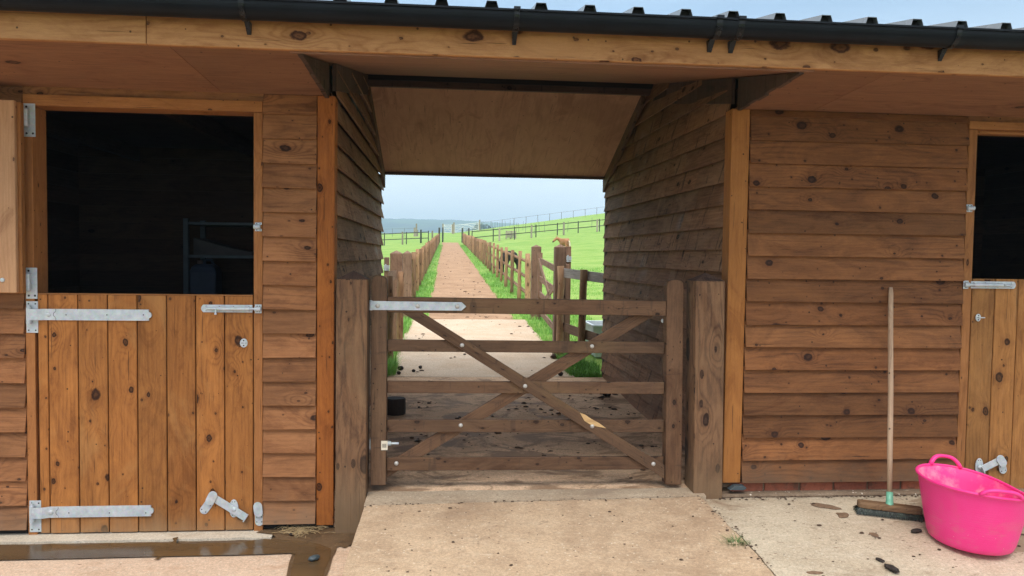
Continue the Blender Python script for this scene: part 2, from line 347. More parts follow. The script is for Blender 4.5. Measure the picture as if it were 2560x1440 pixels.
def concrete(name,a,b,c,speck=(.9,.8,.66),dirt=None,dirtamt=.5,dscale=1.7,rough=.85,bits=.12,wetm=None,thr=.52,crack=0.,spec=.25,stain=None):
    """a/b blotch colours, c fine speck colour"""
    t=NT(name); p=t.pos()
    p2=t.vadd(p,t.vmul(t.n('ShaderNodeTexNoise').outputs['Color'],(0,0,0)))
    n1=t.noise(p2,2.1,6.,.62,.4); n2=t.noise(t.vmul(p2,(1,2.2,1)),9.,5.,.7); n3=t.noise(p2,70.,4.,.7); n4=t.noise(p2,240.,2.,.6)
    col=t.mix(t.rng(n1,.34,.66,smooth=True),a,b)
    col=t.mix(t.rng(n2,.5,.72,0,.55),col,c)
    col=t.mix(1.,col,t.rng(n3,.25,.75,.72,1.24),'MULTIPLY'); col=t.mix(1.,col,t.rng(n4,.25,.75,.76,1.22),'MULTIPLY')
    # streaky light scuffs
    s1=t.rng(t.noise(t.vmul(p2,(8,40,1)),1.,6.,.75),.585,.70); col=t.mix(t.math('MULTIPLY',s1,.5),col,tuple(speck)+(1,))
    # stones showing in the surface
    v=t.voro(p2,58.,1.,'3D'); vs=t.n('ShaderNodeSeparateColor'); t.put(vs.inputs[0],v.outputs['Color'])
    st=t.math('MULTIPLY',t.math('LESS_THAN',v.outputs['Distance'],.30),t.math('LESS_THAN',vs.outputs[0],.07))
    col=t.mix(t.math('MULTIPLY',st,.55),col,tuple(speck)+(1,))
    bv=t.voro(t.vmul(p2,(1.,1.6,1.)),31.,1.,'3D'); bs=t.n('ShaderNodeSeparateColor'); t.put(bs.inputs[0],bv.outputs['Color'])
    bt=t.math('MULTIPLY',t.math('LESS_THAN',t.math('ADD',bv.outputs['Distance'],t.math('MULTIPLY',n3,.25)),t.rng(bs.outputs[1],0,1,.2,.38)),t.math('LESS_THAN',bs.outputs[0],bits))
    col=t.mix(t.math('MULTIPLY',bt,.7),col,(.14,.08,.05,1))
    if dirt is not None:
        dn=t.noise(t.vmul(p2,(1.,1.7,1.)),dscale,7.,.68,.8); dm=t.rng(dn,thr,thr+.13,smooth=True)
        col=t.mix(t.math('MULTIPLY',dm,dirtamt),col,dirt)
        dk=t.rng(t.noise(t.vmul(p2,(1.,2.3,1.)),dscale*5.5,6.,.7,.6),.62,.70); col=t.mix(t.math('MULTIPLY',dk,dirtamt*.8),col,t.mix(.6,dirt,(.03,.02,.015,1)))
        rg=t.math('SUBTRACT',rough,t.math('MULTIPLY',dm,.25))
    else: rg=rough
    if stain:   # a damp muddy patch with a ragged outline
        sx,sy,sr,sc=stain; q=t.n('ShaderNodeSeparateXYZ'); t.put(q.inputs[0],p)
        ddx=t.math('SUBTRACT',q.outputs[0],sx); ddy=t.math('MULTIPLY',t.math('SUBTRACT',q.outputs[1],sy),1.15)
        dd=t.math('SQRT',t.math('ADD',t.math('MULTIPLY',ddx,ddx),t.math('MULTIPLY',ddy,ddy)))
        dd=t.math('ADD',dd,t.math('MULTIPLY',t.math('SUBTRACT',t.noise(t.vmul(p,(1.,2.2,1.)),2.6,7.,.7),.5),1.5))
        sm=t.rng(dd,sr-.10,sr+.05,1.,0.,smooth=True); col=t.mix(t.math('MULTIPLY',sm,.72),col,sc)
    t.bump(t.math('ADD',t.math('MULTIPLY',n3,.7),t.math('ADD',t.math('MULTIPLY',n4,.3),t.math('MULTIPLY',n2,.8))),.5,.006)
    return t.set(col,rg,0.,spec)
M['ramp']=concrete('ramp_concrete',(.56,.405,.265,1),(.42,.29,.185,1),(.62,.475,.33,1),speck=(.76,.66,.50),bits=.14,dirt=(.30,.195,.12,1),dirtamt=.45,dscale=1.6,thr=.52)
M['apron']=concrete('apron_concrete',(.46,.36,.255,1),(.38,.285,.195,1),(.52,.42,.30,1),speck=(.62,.52,.40),bits=.08,dirt=(.22,.145,.10,1),dirtamt=.4,thr=.56)
M['passfloor']=concrete('passage_concrete',(.74,.51,.335,1),(.60,.405,.26,1),(.78,.56,.39,1),speck=(.80,.62,.44),bits=.3,dirt=(.25,.15,.085,1),dirtamt=.85,dscale=2.9,thr=.455,spec=.08)
M['slab']=concrete('outdoor_slab',(.60,.47,.345,1),(.54,.40,.275,1),(.64,.51,.385,1),speck=(.72,.63,.5),bits=.12,dirt=(.50,.31,.185,1),dirtamt=.5,thr=.54)
M['ryard']=concrete('right_yard_concrete',(.56,.47,.345,1),(.47,.38,.27,1),(.61,.525,.40,1),speck=(.66,.59,.47),bits=.16,dirt=(.22,.14,.085,1),dirtamt=.7,dscale=1.9,thr=.56,stain=(3.2,-.42,.62,(.24,.16,.095,1)))
M['lyard']=concrete('left_yard_concrete',(.66,.485,.35,1),(.58,.41,.285,1),(.69,.55,.42,1),speck=(.76,.68,.56),bits=.05,dirt=(.50,.31,.20,1),dirtamt=.5,dscale=3.2,thr=.55)
M['sill']=concrete('sill_concrete',(.66,.58,.46,1),(.58,.50,.39,1),(.70,.63,.53,1),speck=(.78,.73,.64),bits=.05,dirt=(.40,.29,.19,1),dirtamt=.5,dscale=3.2,thr=.56)
M['path']=concrete('sandy_path',(.43,.265,.155,1),(.33,.195,.11,1),(.49,.325,.205,1),speck=(.60,.45,.31),bits=.4,dirt=(.21,.115,.07,1),dirtamt=.55,dscale=1.2,thr=.57,rough=.95)
M['mud']=concrete('wet_mud',(.155,.096,.05,1),(.115,.07,.038,1),(.19,.125,.07,1),speck=(.26,.18,.1),bits=.25,dirt=(.06,.04,.024,1),dirtamt=.6,dscale=5.,rough=.55)
M['mortar']=concrete('mortar_strip',(.25,.18,.12,1),(.19,.13,.085,1),(.3,.22,.15,1),bits=.2)
def watermat():
    t=NT('brown_water'); n=t.noise(t.vmul(t.pos(),(1.6,7,1)),1.,4.,.6)
    c=t.mix(t.rng(n,.35,.65),(.135,.082,.036,1),(.085,.054,.026,1)); t.bump(t.noise(t.pos(),14.,2.),.03,.002)
    return t.set(c,t.rng(n,.3,.7,.10,.22),0.,.5)
M['water']=watermat()
def grassfield():
    t=NT('pasture'); p=t.pos(); n1=t.noise(t.vmul(p,(.09,.22,.05)),1.,6.,.68); n2=t.noise(t.vmul(p,(.6,.9,.6)),1.,6.,.7); n3=t.noise(t.vmul(p,(7,11,7)),1.,5.,.75); n4=t.noise(p,60.,3.,.7)
    c=t.mix(t.rng(n1,.35,.65),(.235,.375,.075,1),(.315,.425,.105,1))
    c=t.mix(t.rng(n2,.42,.66,0,.95),c,(.135,.29,.035,1)); c=t.mix(t.rng(n3,.52,.72,0,.6),c,(.34,.45,.10,1))
    c=t.mix(t.rng(n2,.40,.26,0,.5),c,(.33,.40,.10,1))
    c=t.mix(1.,c,t.rng(n4,.2,.8,.75,1.2),'MULTIPLY')
    w=t.voro(p,2.3,1.,'3D'); ws=t.n('ShaderNodeSeparateColor'); t.put(ws.inputs[0],w.outputs['Color'])
    dot=t.math('MULTIPLY',t.math('LESS_THAN',w.outputs['Distance'],.1),t.math('LESS_THAN',ws.outputs[0],.12)); c=t.mix(t.math('MULTIPLY',dot,.6),c,(.1,.17,.03,1))
    t.bump(t.math('ADD',n3,t.math('MULTIPLY',n4,.4)),.7,.03)
    return t.set(c,.85,0.,.2)
M['field']=grassfield()
def blades(name,a,b,cc):
    t=NT(name); r=t.rnd(); c=t.ramp(r,[(0,a),(.55,b),(1,cc)]); return t.set(c,.6,0,.3)
M['blade']=blades('grass_blade',(.13,.32,.05,1),(.24,.49,.09,1),(.40,.58,.17,1))
M['bladed']=blades('weed_blade',(.07,.13,.04,1),(.12,.21,.065,1),(.26,.30,.13,1))
def hillmat():
    t=NT('far_hills'); p=t.pos(); n=t.voro(t.vmul(p,(.006,.004,.0)),1.,1.,'3D'); n2=t.noise(t.vmul(p,(.02,.02,.02)),1.,6.,.7)
    c=t.mix(t.rng(n2,.42,.58),(.03,.075,.05,1),(.085,.16,.08,1)); c=t.mix(.35,c,n.outputs['Color'],'SOFT_LIGHT'); return t.set(c,.9,0,.1)
M['hills']=hillmat()
def brickmat():
    t=NT('red_brick'); r=t.rnd(); n=t.noise(t.pos(),40.,5.,.7); n2=t.noise(t.pos(),9.,4.,.7)
    c=t.mix(r,(.42,.135,.075,1),(.30,.10,.06,1)); c=t.mix(t.rng(n2,.52,.68),c,(.14,.075,.05,1)); c=t.mix(1.,c,t.rng(n,.2,.8,.7,1.25),'MULTIPLY')
    t.bump(n,.5,.004); return t.set(c,.9,0,.2)
M['brick']=brickmat()
def coat(name,a,b): 
    t=NT(name); n=t.noise(t.pos(),6.,4.,.6); return t.set(t.mix(t.rng(n,.35,.65),a,b),.7,0,.25)
M['chestnut']=coat('chestnut_coat',(.40,.19,.085,1),(.31,.135,.058,1)); M['flaxen']=coat('flaxen_mane',(.66,.56,.42,1),(.56,.44,.30,1))
M['black']=coat('black_coat',(.014,.012,.013,1),(.024,.02,.02,1)); M['muzzle']=coat('dark_muzzle',(.06,.04,.035,1),(.04,.03,.03,1))

# ------------------------------------------------------------------ ground heights
def lerp_tab(x,T):
    if x<=T[0][0]: return T[0][1]
    for (a,b),(c,d) in zip(T,T[1:]):
        if x<=c:
            u=(x-a)/(c-a); return b+(d-b)*u
    return T[-1][1]
KR=[(0,0),(8,0),(30,.05),(64,.10),(126,.15),(300,.15)]
KL=[(0,0),(8,0),(30,.04),(64,.06),(90,.05),(126,.03),(300,.03)]
ZC=[(-60,-2.5),(-9,-.32),(-.35,-.32),(-.1,-.26),(2.9,-.02),(3.15,.115),(7.5,.335),(73,2.665),(100,4.05),(118,4.95),(126,5.25),(134,5.2),(150,4.4),(200,-1.),(420,-30.)]
def ground(x,y):
    z=lerp_tab(y,ZC)
    if x>1.5: z+=lerp_tab(y,KR)*min(x-1.5,60)
    if x<-1.: z+=lerp_tab(y,KL)*max(x+1.,-90)
    return z
def gz(y): return .046*y if y<7.5 else .345+.0356*(y-7.5)
def gridmesh(name,xs,ys,fn,mat,kind='structure',smooth=True):
    V=[(x,y,fn(x,y)) for y in ys for x in xs]; n=len(xs)
    Fc=[(j*n+i,j*n+i+1,(j+1)*n+i+1,(j+1)*n+i) for j in range(len(ys)-1) for i in range(n-1)]
    me=bpy.data.meshes.new(name); me.from_pydata(V,[],Fc); me.materials.append(mat)
    me.polygons.foreach_set('use_smooth',[smooth]*len(Fc)); me.update()
    o=bpy.data.objects.new(name,me); COL.objects.link(o); o['kind']=kind; return o
def span(a,b,n): return [a+(b-a)*i/n for i in range(n+1)]
xs=sorted(set([round(v,3) for v in [-400,-300,-220,-160,-120]+span(-90,-30,10)+span(-30,-4,20)+span(-4,6,60)+span(6,50,40)+[60,75,95,130,180,260,400]]))
ys=sorted(set([round(v,3) for v in [-60,-30,-15,-9]+span(-9,-1,4)+span(-.9,3.4,40)+span(3.5,12,40)+span(12,80,100)+span(80,150,60)+[160,175,200,240,300,360,420]]))
def fz(x,y):
    z=ground(x,y)
    if y>9 and not(-1.2<x<1.8): z+=.05*(mnoise.noise(Vector((x*.35,y*.22,3.)))+.6*mnoise.noise(Vector((x*1.1,y*.6,8.))))*min(1,(y-9)/10)
    return z
gridmesh('field',xs,ys,fz,M['field'])
def hz(x,y):
    # a long ridge some way off, dropping to the right
    u=(y-600)/1250.; prof=max(0.,math.sin(min(max(u,0),1.35)*math.pi/1.9)) if u>0 else 0
    top=79-.00010*max(0,x-20)**2-.03*max(0,x-10)
    n=4.*mnoise.noise(Vector((x*.006,y*.004,1)))+1.6*mnoise.noise(Vector((x*.03,y*.02,4)))
    tr=1.2*max(0,mnoise.noise(Vector((x*.09,y*.05,9))))
    return -30+(top+30+n*.5)*prof+tr*prof*2
gridmesh('hills',span(-900,500,280),span(400,2300,60),hz,M['hills'])

def slab(name,outline_fn,xs,ys,zf,mat,thick=.12):
    """a concrete sheet with a real edge; outline by x(y) limits"""
    mb=MB(); rows=[]
    for y in ys:
        a,b=outline_fn(y); rows.append([Vector((a+(b-a)*i/(len(xs)-1)*1.,y,0)) for i in range(len(xs))])
    for rw in rows:
        for q in rw: q.z=zf(q.x,q.y)
    n=len(xs); V=[q for rw in rows for q in rw]
    Fc=[(j*n+i,j*n+i+1,(j+1)*n+i+1,(j+1)*n+i) for j in range(len(ys)-1) for i in range(n-1)]
    # skirt
    b=[j*n for j in range(len(ys))]+[(len(ys)-1)*n+i for i in range(1,n)]+[j*n+n-1 for j in range(len(ys)-2,-1,-1)]+[i for i in range(n-2,0,-1)]
    m=len(V); V+= [V[i]-Vector((0,0,thick)) for i in b]
    for k in range(len(b)):
        k2=(k+1)%len(b); Fc.append((b[k],m+k,m+k2,b[k2]))
    mb.mesh(V,Fc,lambda q:(q[0],q[1]),.5)
    o=mb.build(name,mat); o['kind']='structure'; return o
def nz(x,y,s,a,k=0): return a*mnoise.noise(Vector((x*s,y*s,k)))
def yslope(y): return -.007+.105*min(y+.15,0) if y>-1.5 else -.149+.01*(y+1.5)
JL,JR=Vector((-.425,-.196)),Vector((1.43,-.12))      # the joint in front of the gate
def jy(x): return JL.y+(JR.y-JL.y)*(x-JL.x)/(JR.x-JL.x)
# passage floor (from the joint to the far end), apron strip, ramp
slab('passage_floor',lambda y:(-.64,1.66),span(0,1,24),span(.02,3.12,30),lambda x,y:gz(y)+nz(x,y,3,.004),M['passfloor'],.2)
def slab2(name,pts_fn,nx,ny,zf,mat,thick):
    mb=MB(); V=[pts_fn(i/nx,j/ny) for j in range(ny+1) for i in range(nx+1)]
    V=[Vector((p[0],p[1],zf(p[0],p[1]))) for p in V]; n=nx+1
    Fc=[(j*n+i,j*n+i+1,(j+1)*n+i+1,(j+1)*n+i) for j in range(ny) for i in range(nx)]
    b=[j*n for j in range(ny+1)]+[ny*n+i for i in range(1,n)]+[j*n+n-1 for j in range(ny-1,-1,-1)]+[i for i in range(n-2,0,-1)]
    m=len(V); V+=[V[i]-Vector((0,0,thick)) for i in b]
    for k in range(len(b)): Fc.append((b[k],m+k,m+(k+1)%len(b),b[(k+1)%len(b)]))
    mb.mesh(V,Fc,lambda q:(q[0],q[1]),.5); o=mb.build(name,mat); o['kind']='structure'; return o
slab2('apron',lambda u,v:(-.43+(1.9)*u,(jy(-.43+1.9*u)+.004)+((.017)-(jy(-.43+1.9*u)+.004))*v),30,6,lambda x,y:gz(y)*.5+nz(x,y,4,.003)-.003*(y<-.1),M['apron'],.25)
def rampx(y):   # ragged outer edges of the ramp
    k=(-.16-y); return (-.425-.02*k/.6+nz(0,y*5,1,.006,2), 1.43+.05*k+.02*math.sin(k*3)+nz(0,y*7,1,.015,5))
def ramp_pt(u,v):
    y0=-2.3; y=jy(.5)-.006
    yy=y+(y0-y)*(v**2.2); a,b=rampx(yy); x=a+(b-a)*u
    if v==0: yy=jy(x)-.004
    return (x,yy)
slab2('ramp',ramp_pt,40,40,lambda x,y:yslope(y)+nz(x,y,5,.003)+nz(x,y,14,.0012),M['ramp'],.3)
slab2('right_yard',lambda u,v:((rampx(-.07-(2.4*(v**1.6)))[1]+.012)*(1-u**1.6)+9*u**1.6,-.07-2.4*(v**1.6)),40,40,lambda x,y:yslope(y)-.03+.025*min(1,max(0,(-y-.05)/.5))+nz(x,y,3,.005)+nz(x,y,11,.0015),M['ryard'],.2)
def r_ground(x,y): return yslope(y)-.03+.025*min(1,max(0,(-y-.05)/.5))
slab2('left_yard',lambda u,v:(-.36-8.5*(u**1.5),-.262-2.1*(v**1.6)),30,30,lambda x,y:-.2015-.012*min(1,max(0,(-y-.4)))+nz(x,y,3,.0015),M['lyard'],.12)
slab2('yard_channel',lambda u,v:(-.36-8.5*(u**1.5),.03-.33*v),30,6,lambda x,y:-.213,M['mud'],.1)
slab2('door_sill',lambda u,v:(-.93-3.2*u,.02-(.135+nz(u*30,0,1,.012))*v),40,4,lambda x,y:-.1995+nz(x,y,4,.0006),M['sill'],.05)
slab('outdoor_slab',lambda y:(-.56+nz(0,y*2,1,.025,7),1.27-.012*(y-3)+nz(0,y*2,1,.03,9)),span(0,1,14),span(3.125,7.45,34),lambda x,y:gz(y)+nz(x,y,2,.006)+.004,M['slab'],.15)
slab('path',lambda y:(-.30-.0035*(y-7.5)+nz(0,y*.8,1,.07,3),1.03+nz(0,y*.8,1,.07,6)),span(0,1,12),span(7.454,72,150),lambda x,y:ground(.5,y)+.018+nz(x,y,1.5,.012),M['path'],.1)

slab2('unseen_dark_yard',lambda u,v:(-14+28*u,-1.9-9*v),60,30,lambda x,y:-.262+nz(x,y,1.2,.02)+nz(x,y,6,.008),concrete('dark_yard_ground',(.15,.125,.10,1),(.11,.09,.072,1),(.19,.16,.13,1),speck=(.3,.27,.23),bits=.5,dirt=(.07,.055,.04,1),dirtamt=.6,rough=.95),.2)  # added dark ground out of view, cuts bounce onto upper walls and soffits
# puddle along the channel and the wet mud in the corner (outlines measured on the ground)
def poly(name,px,z,mat,kind='structure',sub=0):
    mb=MB(); P=[atz(x,y,z) for x,y in px]
    mb.face([(p.x,p.y,z) for p in P],[(p.x,p.y) for p in P],.5); o=mb.build(name,mat)
    if o.data.polygons[0].normal.z<0: o.data.flip_normals()
    o['kind']=kind; return o
poly('mud',[(655,1324),(700,1317),(760,1313),(830,1312),(880,1316),(896,1318),(893,1348),(884,1358),(872,1364),(862,1370),(850,1366),(843,1368),(838,1382),(832,1392),(829,1402),(824,1420),(815,1440),(800,1475),(700,1475),(716,1440),(723,1405),(730,1386),(722,1381),(690,1379),(640,1370),(662,1353),(690,1343),(680,1336),(640,1331)],-.1965,M['mud'])
poly('puddle',[(-60,1362),(40,1361),(80,1364),(130,1360),(195,1364),(240,1360),(270,1357),(330,1359),(380,1356),(425,1358),(434,1352),(431,1345),(446,1342),(441,1352),(440,1358),(480,1360),(540,1357),(600,1358),(625,1351),(660,1347),(700,1349),(760,1352),(800,1360),(828,1372),(826,1395),(812,1425),(800,1470),(722,1470),(728,1425),(738,1386),(727,1382.5),(640,1386),(560,1388),(470,1389.5),(405,1391),(396,1398),(384,1399),(398,1391),(300,1393),(190,1396),(90,1398),(-60,1401)],-.1935,M['water'])

# ================================================================== the stable building
st=thing('stable_building','long timber stable block with a gated passage through its middle and stained half doors','stable',(0.5,1.6,0))
PITCHB=.1316
def cladding(mb,p0,p1,z0,z1,out,top=None,lap=.033,c=None,seglen=None,off=0.):
    """lapped boards from p0 to p1 (xy), bottoms tilted out along out"""
    p0=Vector(p0);p1=Vector(p1);out=Vector(out); L=(p1-p0).length; d=(p1-p0)/L
    z=z0; rows=0
    while z<z1-.01:
        zt=z+.150
        cuts=[0,L]
        if seglen:
            k=off+rv()*seglen; cuts=[0]
            while k<L-.2:
                if k>.2: cuts.append(k)
                k+=seglen*(.6+.8*rv())
            cuts.append(L)
        for a,b in zip(cuts,cuts[1:]):
            q0=p0+d*(a+.0008); q1=p0+d*(b-.0008)
            if top:  # keep each board under the ceiling line
                s=24; ok=[q0+(q1-q0)*i/s for i in range(s+1)]; ok=[q for q in ok if top(q)>z+.02]
                if len(ok)<2: continue
                q0,q1=ok[0],ok[-1]
            zz=min(zt,z1) if not top else zt
            j=(rv()-.5)*.003; wv=(rv()-.5)*.004
            o_b=out*(lap+j+(rv()-.5)*.003); o_t=out*.005; bk=-out*.004; th=.013
            def ring(q,dz):
                A=q+o_b;B=q+o_t
                return [(A.x,A.y,z+dz),(B.x,B.y,zz),((B-out*.006).x,(B-out*.006).y,zz),((A-out*th).x,(A-out*th).y,z+dz)]
            mb.hexa(ring(q0,wv)+ring(q1,-wv),c=c if c is not None else rv())
        z+=PITCHB; rows+=1
# front walls
mb=MB(); cladding(mb,(1.712,0),(3.026,0),.037,2.185,(0,-1)); mb.build('front_wall',M['clad'],st,.0012)
mb=MB(); cladding(mb,(-.997,0),(-.712,0),-.16,2.185,(0,-1)); mb.build('front_wall',M['clad_l'],st,.0012)
mb=MB(); cladding(mb,(-4.3,0),(-2.228,0),-.167,2.185,(0,-1)); mb.build('front_wall',M['clad_l'],st,.0012)
mb=MB(); cladding(mb,(4.25,0),(5.6,0),.037,2.185,(0,-1)); mb.build('front_wall',M['clad'],st,.0012)
# corner posts
mb=MB(); mb.box(-.710,-.616,-.014,.09,-.176,2.186,'z'); mb.build('corner_post',M['post'],st,.003)
mb=MB(); mb.box(1.603,1.709,-.014,.09,.034,2.186,'z'); mb.build('corner_post',M['post_r'],st,.003)
# brick footing under the right wall
mb=MB(); x=1.66
while x<5.5:
    w=.205+.02*(rv()-.5); mb.box(x,x+w,.008+.004*rv(),.11,-.035,.024+.003*rv(),'x'); x+=w+.012
fo=mb.build('brick_footing',M['brick'],st,.004)
mb=MB(); mb.box(1.6,5.5,.02,.10,-.045,.0215,'x'); mb.build('mortar_joint',M['mortar'],fo)
mb=MB(); mb.box(1.46,5.5,-.052,.035,-.09,-.022,'x'); mb.build('mortar_fillet',M['mortar'],st,.012)
mb=MB(); mb.box(-4.3,-.62,.01,.1,-.3,-.17,'x'); mb.build('sole_plate',M['darkvoid'],st)
mb=MB(); mb.box(1.6,5.5,.03,.09,.027,.05,'x'); mb.build('sole_plate',M['darkvoid'],st)
# strip over the door heads
mb=MB(); mb.box(-2.23,-.995,-.006,.02,2.146,2.188,'x'); mb.build('head_board',M['clad_l'],st)
mb=MB(); mb.box(3.028,4.25,-.006,.02,2.158,2.188,'x'); mb.build('head_board',M['clad'],st)

# passage walls: boards outside, along Y
def zceil(y): return 2.21+(y+.78)*(.49/2.46) if y<1.68 else 2.645-(y-1.72)*(.525/1.43)
LW0,LW1=Vector((-.655,.095)),Vector((-.655,3.15))
RW0,RW1=Vector((1.655,.095)),Vector((1.575,3.15))
mb=MB(); cladding(mb,LW0,LW1,-.03,2.72,(1,0),top=lambda q:zceil(q.y)-.01,lap=.044,seglen=1.5); mb.build('passage_wall',M['pass'],st,.001)
mb=MB(); cladding(mb,RW0,RW1,-.06,2.72,(-1,0),top=lambda q:zceil(q.y)-.01,lap=.044,seglen=1.3); mb.build('passage_wall',M['pass'],st,.001)
# end trims at the far corners
mb=MB(); mb.box(-.672,-.640,3.12,3.20,-.02,2.1,'z'); mb.build('end_trim',M['passd'],st,.002)
mb=MB(); mb.box(1.555,1.60,3.12,3.20,-.02,2.1,'z'); mb.build('end_trim',M['passd'],st,.002)
# dark boards closing the wall tops under the front slope of the ceiling, carried out to the fascia
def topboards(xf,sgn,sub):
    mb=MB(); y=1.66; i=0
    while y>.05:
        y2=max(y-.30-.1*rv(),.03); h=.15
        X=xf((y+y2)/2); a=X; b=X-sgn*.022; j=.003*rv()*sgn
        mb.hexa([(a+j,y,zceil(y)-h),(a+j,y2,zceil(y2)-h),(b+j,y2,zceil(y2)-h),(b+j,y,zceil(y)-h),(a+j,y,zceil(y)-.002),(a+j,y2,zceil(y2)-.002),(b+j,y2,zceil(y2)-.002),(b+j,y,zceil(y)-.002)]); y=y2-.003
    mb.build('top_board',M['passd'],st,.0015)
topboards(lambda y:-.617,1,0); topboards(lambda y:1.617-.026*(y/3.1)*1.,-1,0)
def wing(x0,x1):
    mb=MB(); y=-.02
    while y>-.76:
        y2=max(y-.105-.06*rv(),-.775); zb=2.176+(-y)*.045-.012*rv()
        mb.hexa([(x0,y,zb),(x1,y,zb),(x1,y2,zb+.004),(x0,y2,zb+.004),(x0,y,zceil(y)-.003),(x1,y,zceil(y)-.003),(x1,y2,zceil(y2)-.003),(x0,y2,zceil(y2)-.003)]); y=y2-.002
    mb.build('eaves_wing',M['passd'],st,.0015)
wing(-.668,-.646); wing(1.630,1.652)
# soffits: flat on both sides, plywood sheets with a joint
def soff(x0,x1,c):
    mb=MB(); mb.hexa([(x0,-.79,2.223),(x0,.02,2.186),(x0,.02,2.196),(x0,-.79,2.233),(x1,-.79,2.223),(x1,.02,2.186),(x1,.02,2.196),(x1,-.79,2.233)],c=c)
    return mb.build('soffit_sheet',M['ply'],st,.0015)
soff(-4.3,-1.216,.5); soff(-1.213,-.648,.15); soff(1.632,2.075,.2); soff(2.078,5.6,.42)
# passage ceiling: front sheet rising to the ridge, ridge beam, back sheet falling to the far end
mb=MB(); mb.hexa([(-.70,-.78,2.21),(-.70,1.665,2.70),(-.70,1.665,2.71),(-.70,-.78,2.222),(1.70,-.78,2.21),(1.70,1.665,2.70),(1.70,1.665,2.71),(1.70,-.78,2.222)],c=.1); mb.build('ceiling_sheet',M['ply'],st)
mb=MB(); mb.box(-.69,1.69,1.668,1.71,2.665,2.78,'x'); mb.build('ridge_beam',M['darkvoid'],st)
mb=MB(); mb.box(-.69,1.69,1.685,1.722,2.618,2.668,'x'); mb.build('ridge_batten',M['passd'],st,.002)
zb=lambda y:2.645-(y-1.72)*(.525/1.43)
for a,b,c in ((-.70,.585,.45),(.5865,1.70,.55)):
    mb=MB(); mb.hexa([(a,1.715,zb(1.715)),(b,1.715,zb(1.715)),(b,1.715,zb(1.715)+.012),(a,1.715,zb(1.715)+.012),(a,3.15,zb(3.15)),(b,3.15,zb(3.15)),(b,3.15,zb(3.15)+.012),(a,3.15,zb(3.15)+.012)],c=c); mb.build('ceiling_sheet',M['ply_b'],st)
mb=MB(); mb.box(-.64,1.56,3.125,3.16,zb(3.15)-.022,zb(3.15)-.002,'x'); mb.build('end_lip',M['passd'],st,.002)
def verge(x0,x1):
    mb=MB(); h=.13
    mb.hexa([(x0,1.75,zb(1.75)-h*.6),(x1,1.75,zb(1.75)-h*.6),(x1,1.75,zb(1.75)-.002),(x0,1.75,zb(1.75)-.002),(x0+.0,3.19,zb(3.19)-h),(x1,3.19,zb(3.19)-h),(x1,3.19,zb(3.19)-.002),(x0,3.19,zb(3.19)-.002)]); return mb.build('verge_board',M['gate'],st,.002)
verge(-.632,-.605); verge(1.527,1.556)
# fascia boards
FZ0,FZ1=2.222,2.42
fas=[]
for a,b,c in ((-4.3,-1.302,.7),(-1.2995,3.3,.5),(3.302,5.6,.4)):
    mb=MB(); mb.box(a,b,-.80+.001*(c<.6),-.772,FZ0-.002*(c<.6),FZ1,'x',c=c,off=(c*20,c*31+.0)); fas.append(mb.build('fascia_board',M['fascia'],st,.003))
# gutter with lip, brackets
mb=MB(); prof=[]
gy,gzc,gr=-.872,2.381,.060
for k in range(0,17):
    t=math.pi+math.pi*k/16; prof.append((gy+gr*math.cos(t),gzc+gr*1.02*math.sin(t)))
prof=[(gy-gr-.007,gzc+.004),(gy-gr-.007,gzc+.012),(gy-gr+.001,gzc+.012)]+prof+[(gy+gr,gzc+.012)]
inner=[(gy+gr-.003,gzc+.012)]+[(gy+(gr-.003)*math.cos(math.pi*2-math.pi*k/16),gzc+(gr*1.02-.003)*math.sin(math.pi*2-math.pi*k/16)) for k in range(17)]
pr=prof+inner; n=len(pr); XA,XB=-4.3,5.6
V=[Vector((XA,a,b)) for a,b in pr]+[Vector((XB,a,b)) for a,b in pr]
mb.mesh(V,[(i,(i+1)%n,(i+1)%n+n,i+n) for i in range(n)],lambda q:(q[0],q[2]),.5)
gut=mb.build('gutter',M['gutter'],st,smooth=False)
def gbracket(x,w=.024):
    mb=MB(); N=18
    out=[(gy+(gr+.005)*math.cos(math.pi+math.pi*k/N),gzc+(gr*1.02+.005)*math.sin(math.pi+math.pi*k/N)) for k in range(N+1)]
    out=[(gy-gr-.011,gzc+.016)]+out
    for (a,b),(c,d) in zip(out,out[1:]):
        mb.hexa([(x-w/2,a,b),(x+w/2,a,b),(x+w/2,a,b+.003),(x-w/2,a,b+.003),(x-w/2,c,d),(x+w/2,c,d),(x+w/2,c,d+.003),(x-w/2,c,d+.003)])
    mb.hexa([(x-w*.35,-.803,2.276),(x+w*.35,-.803,2.276),(x+w*.35,-.80,2.276),(x-w*.35,-.80,2.276),(x-w*.5,-.84,2.325),(x+w*.5,-.84,2.325),(x+w*.5,-.80,2.325),(x-w*.5,-.80,2.325)])
    mb.box(x-w/2-.002,x+w/2+.002,gy-gr-.014,gy-gr+.004,gzc+.006,gzc+.020,'x')
    return mb.build('bracket',M['bracket'],gut,.0015)
for x in (-2.03,-.868,.288,2.30,3.46): gbracket(x)
gbracket(1.185,.028); gbracket(1.285,.028)
mb=MB()
V=[]
pu=[(gy+(gr+.003)*math.cos(math.pi+math.pi*k/16),gzc+(gr*1.02+.003)*math.sin(math.pi+math.pi*k/16)) for k in range(17)]
V=[Vector((1.175,a,b)) for a,b in pu]+[Vector((1.295,a,b)) for a,b in pu]
mb.mesh(V,[(i,i+1,i+18,i+17) for i in range(16)],lambda q:(q[0],q[2]),.5); mb.build('union_sleeve',M['gutter'],gut,smooth=True)
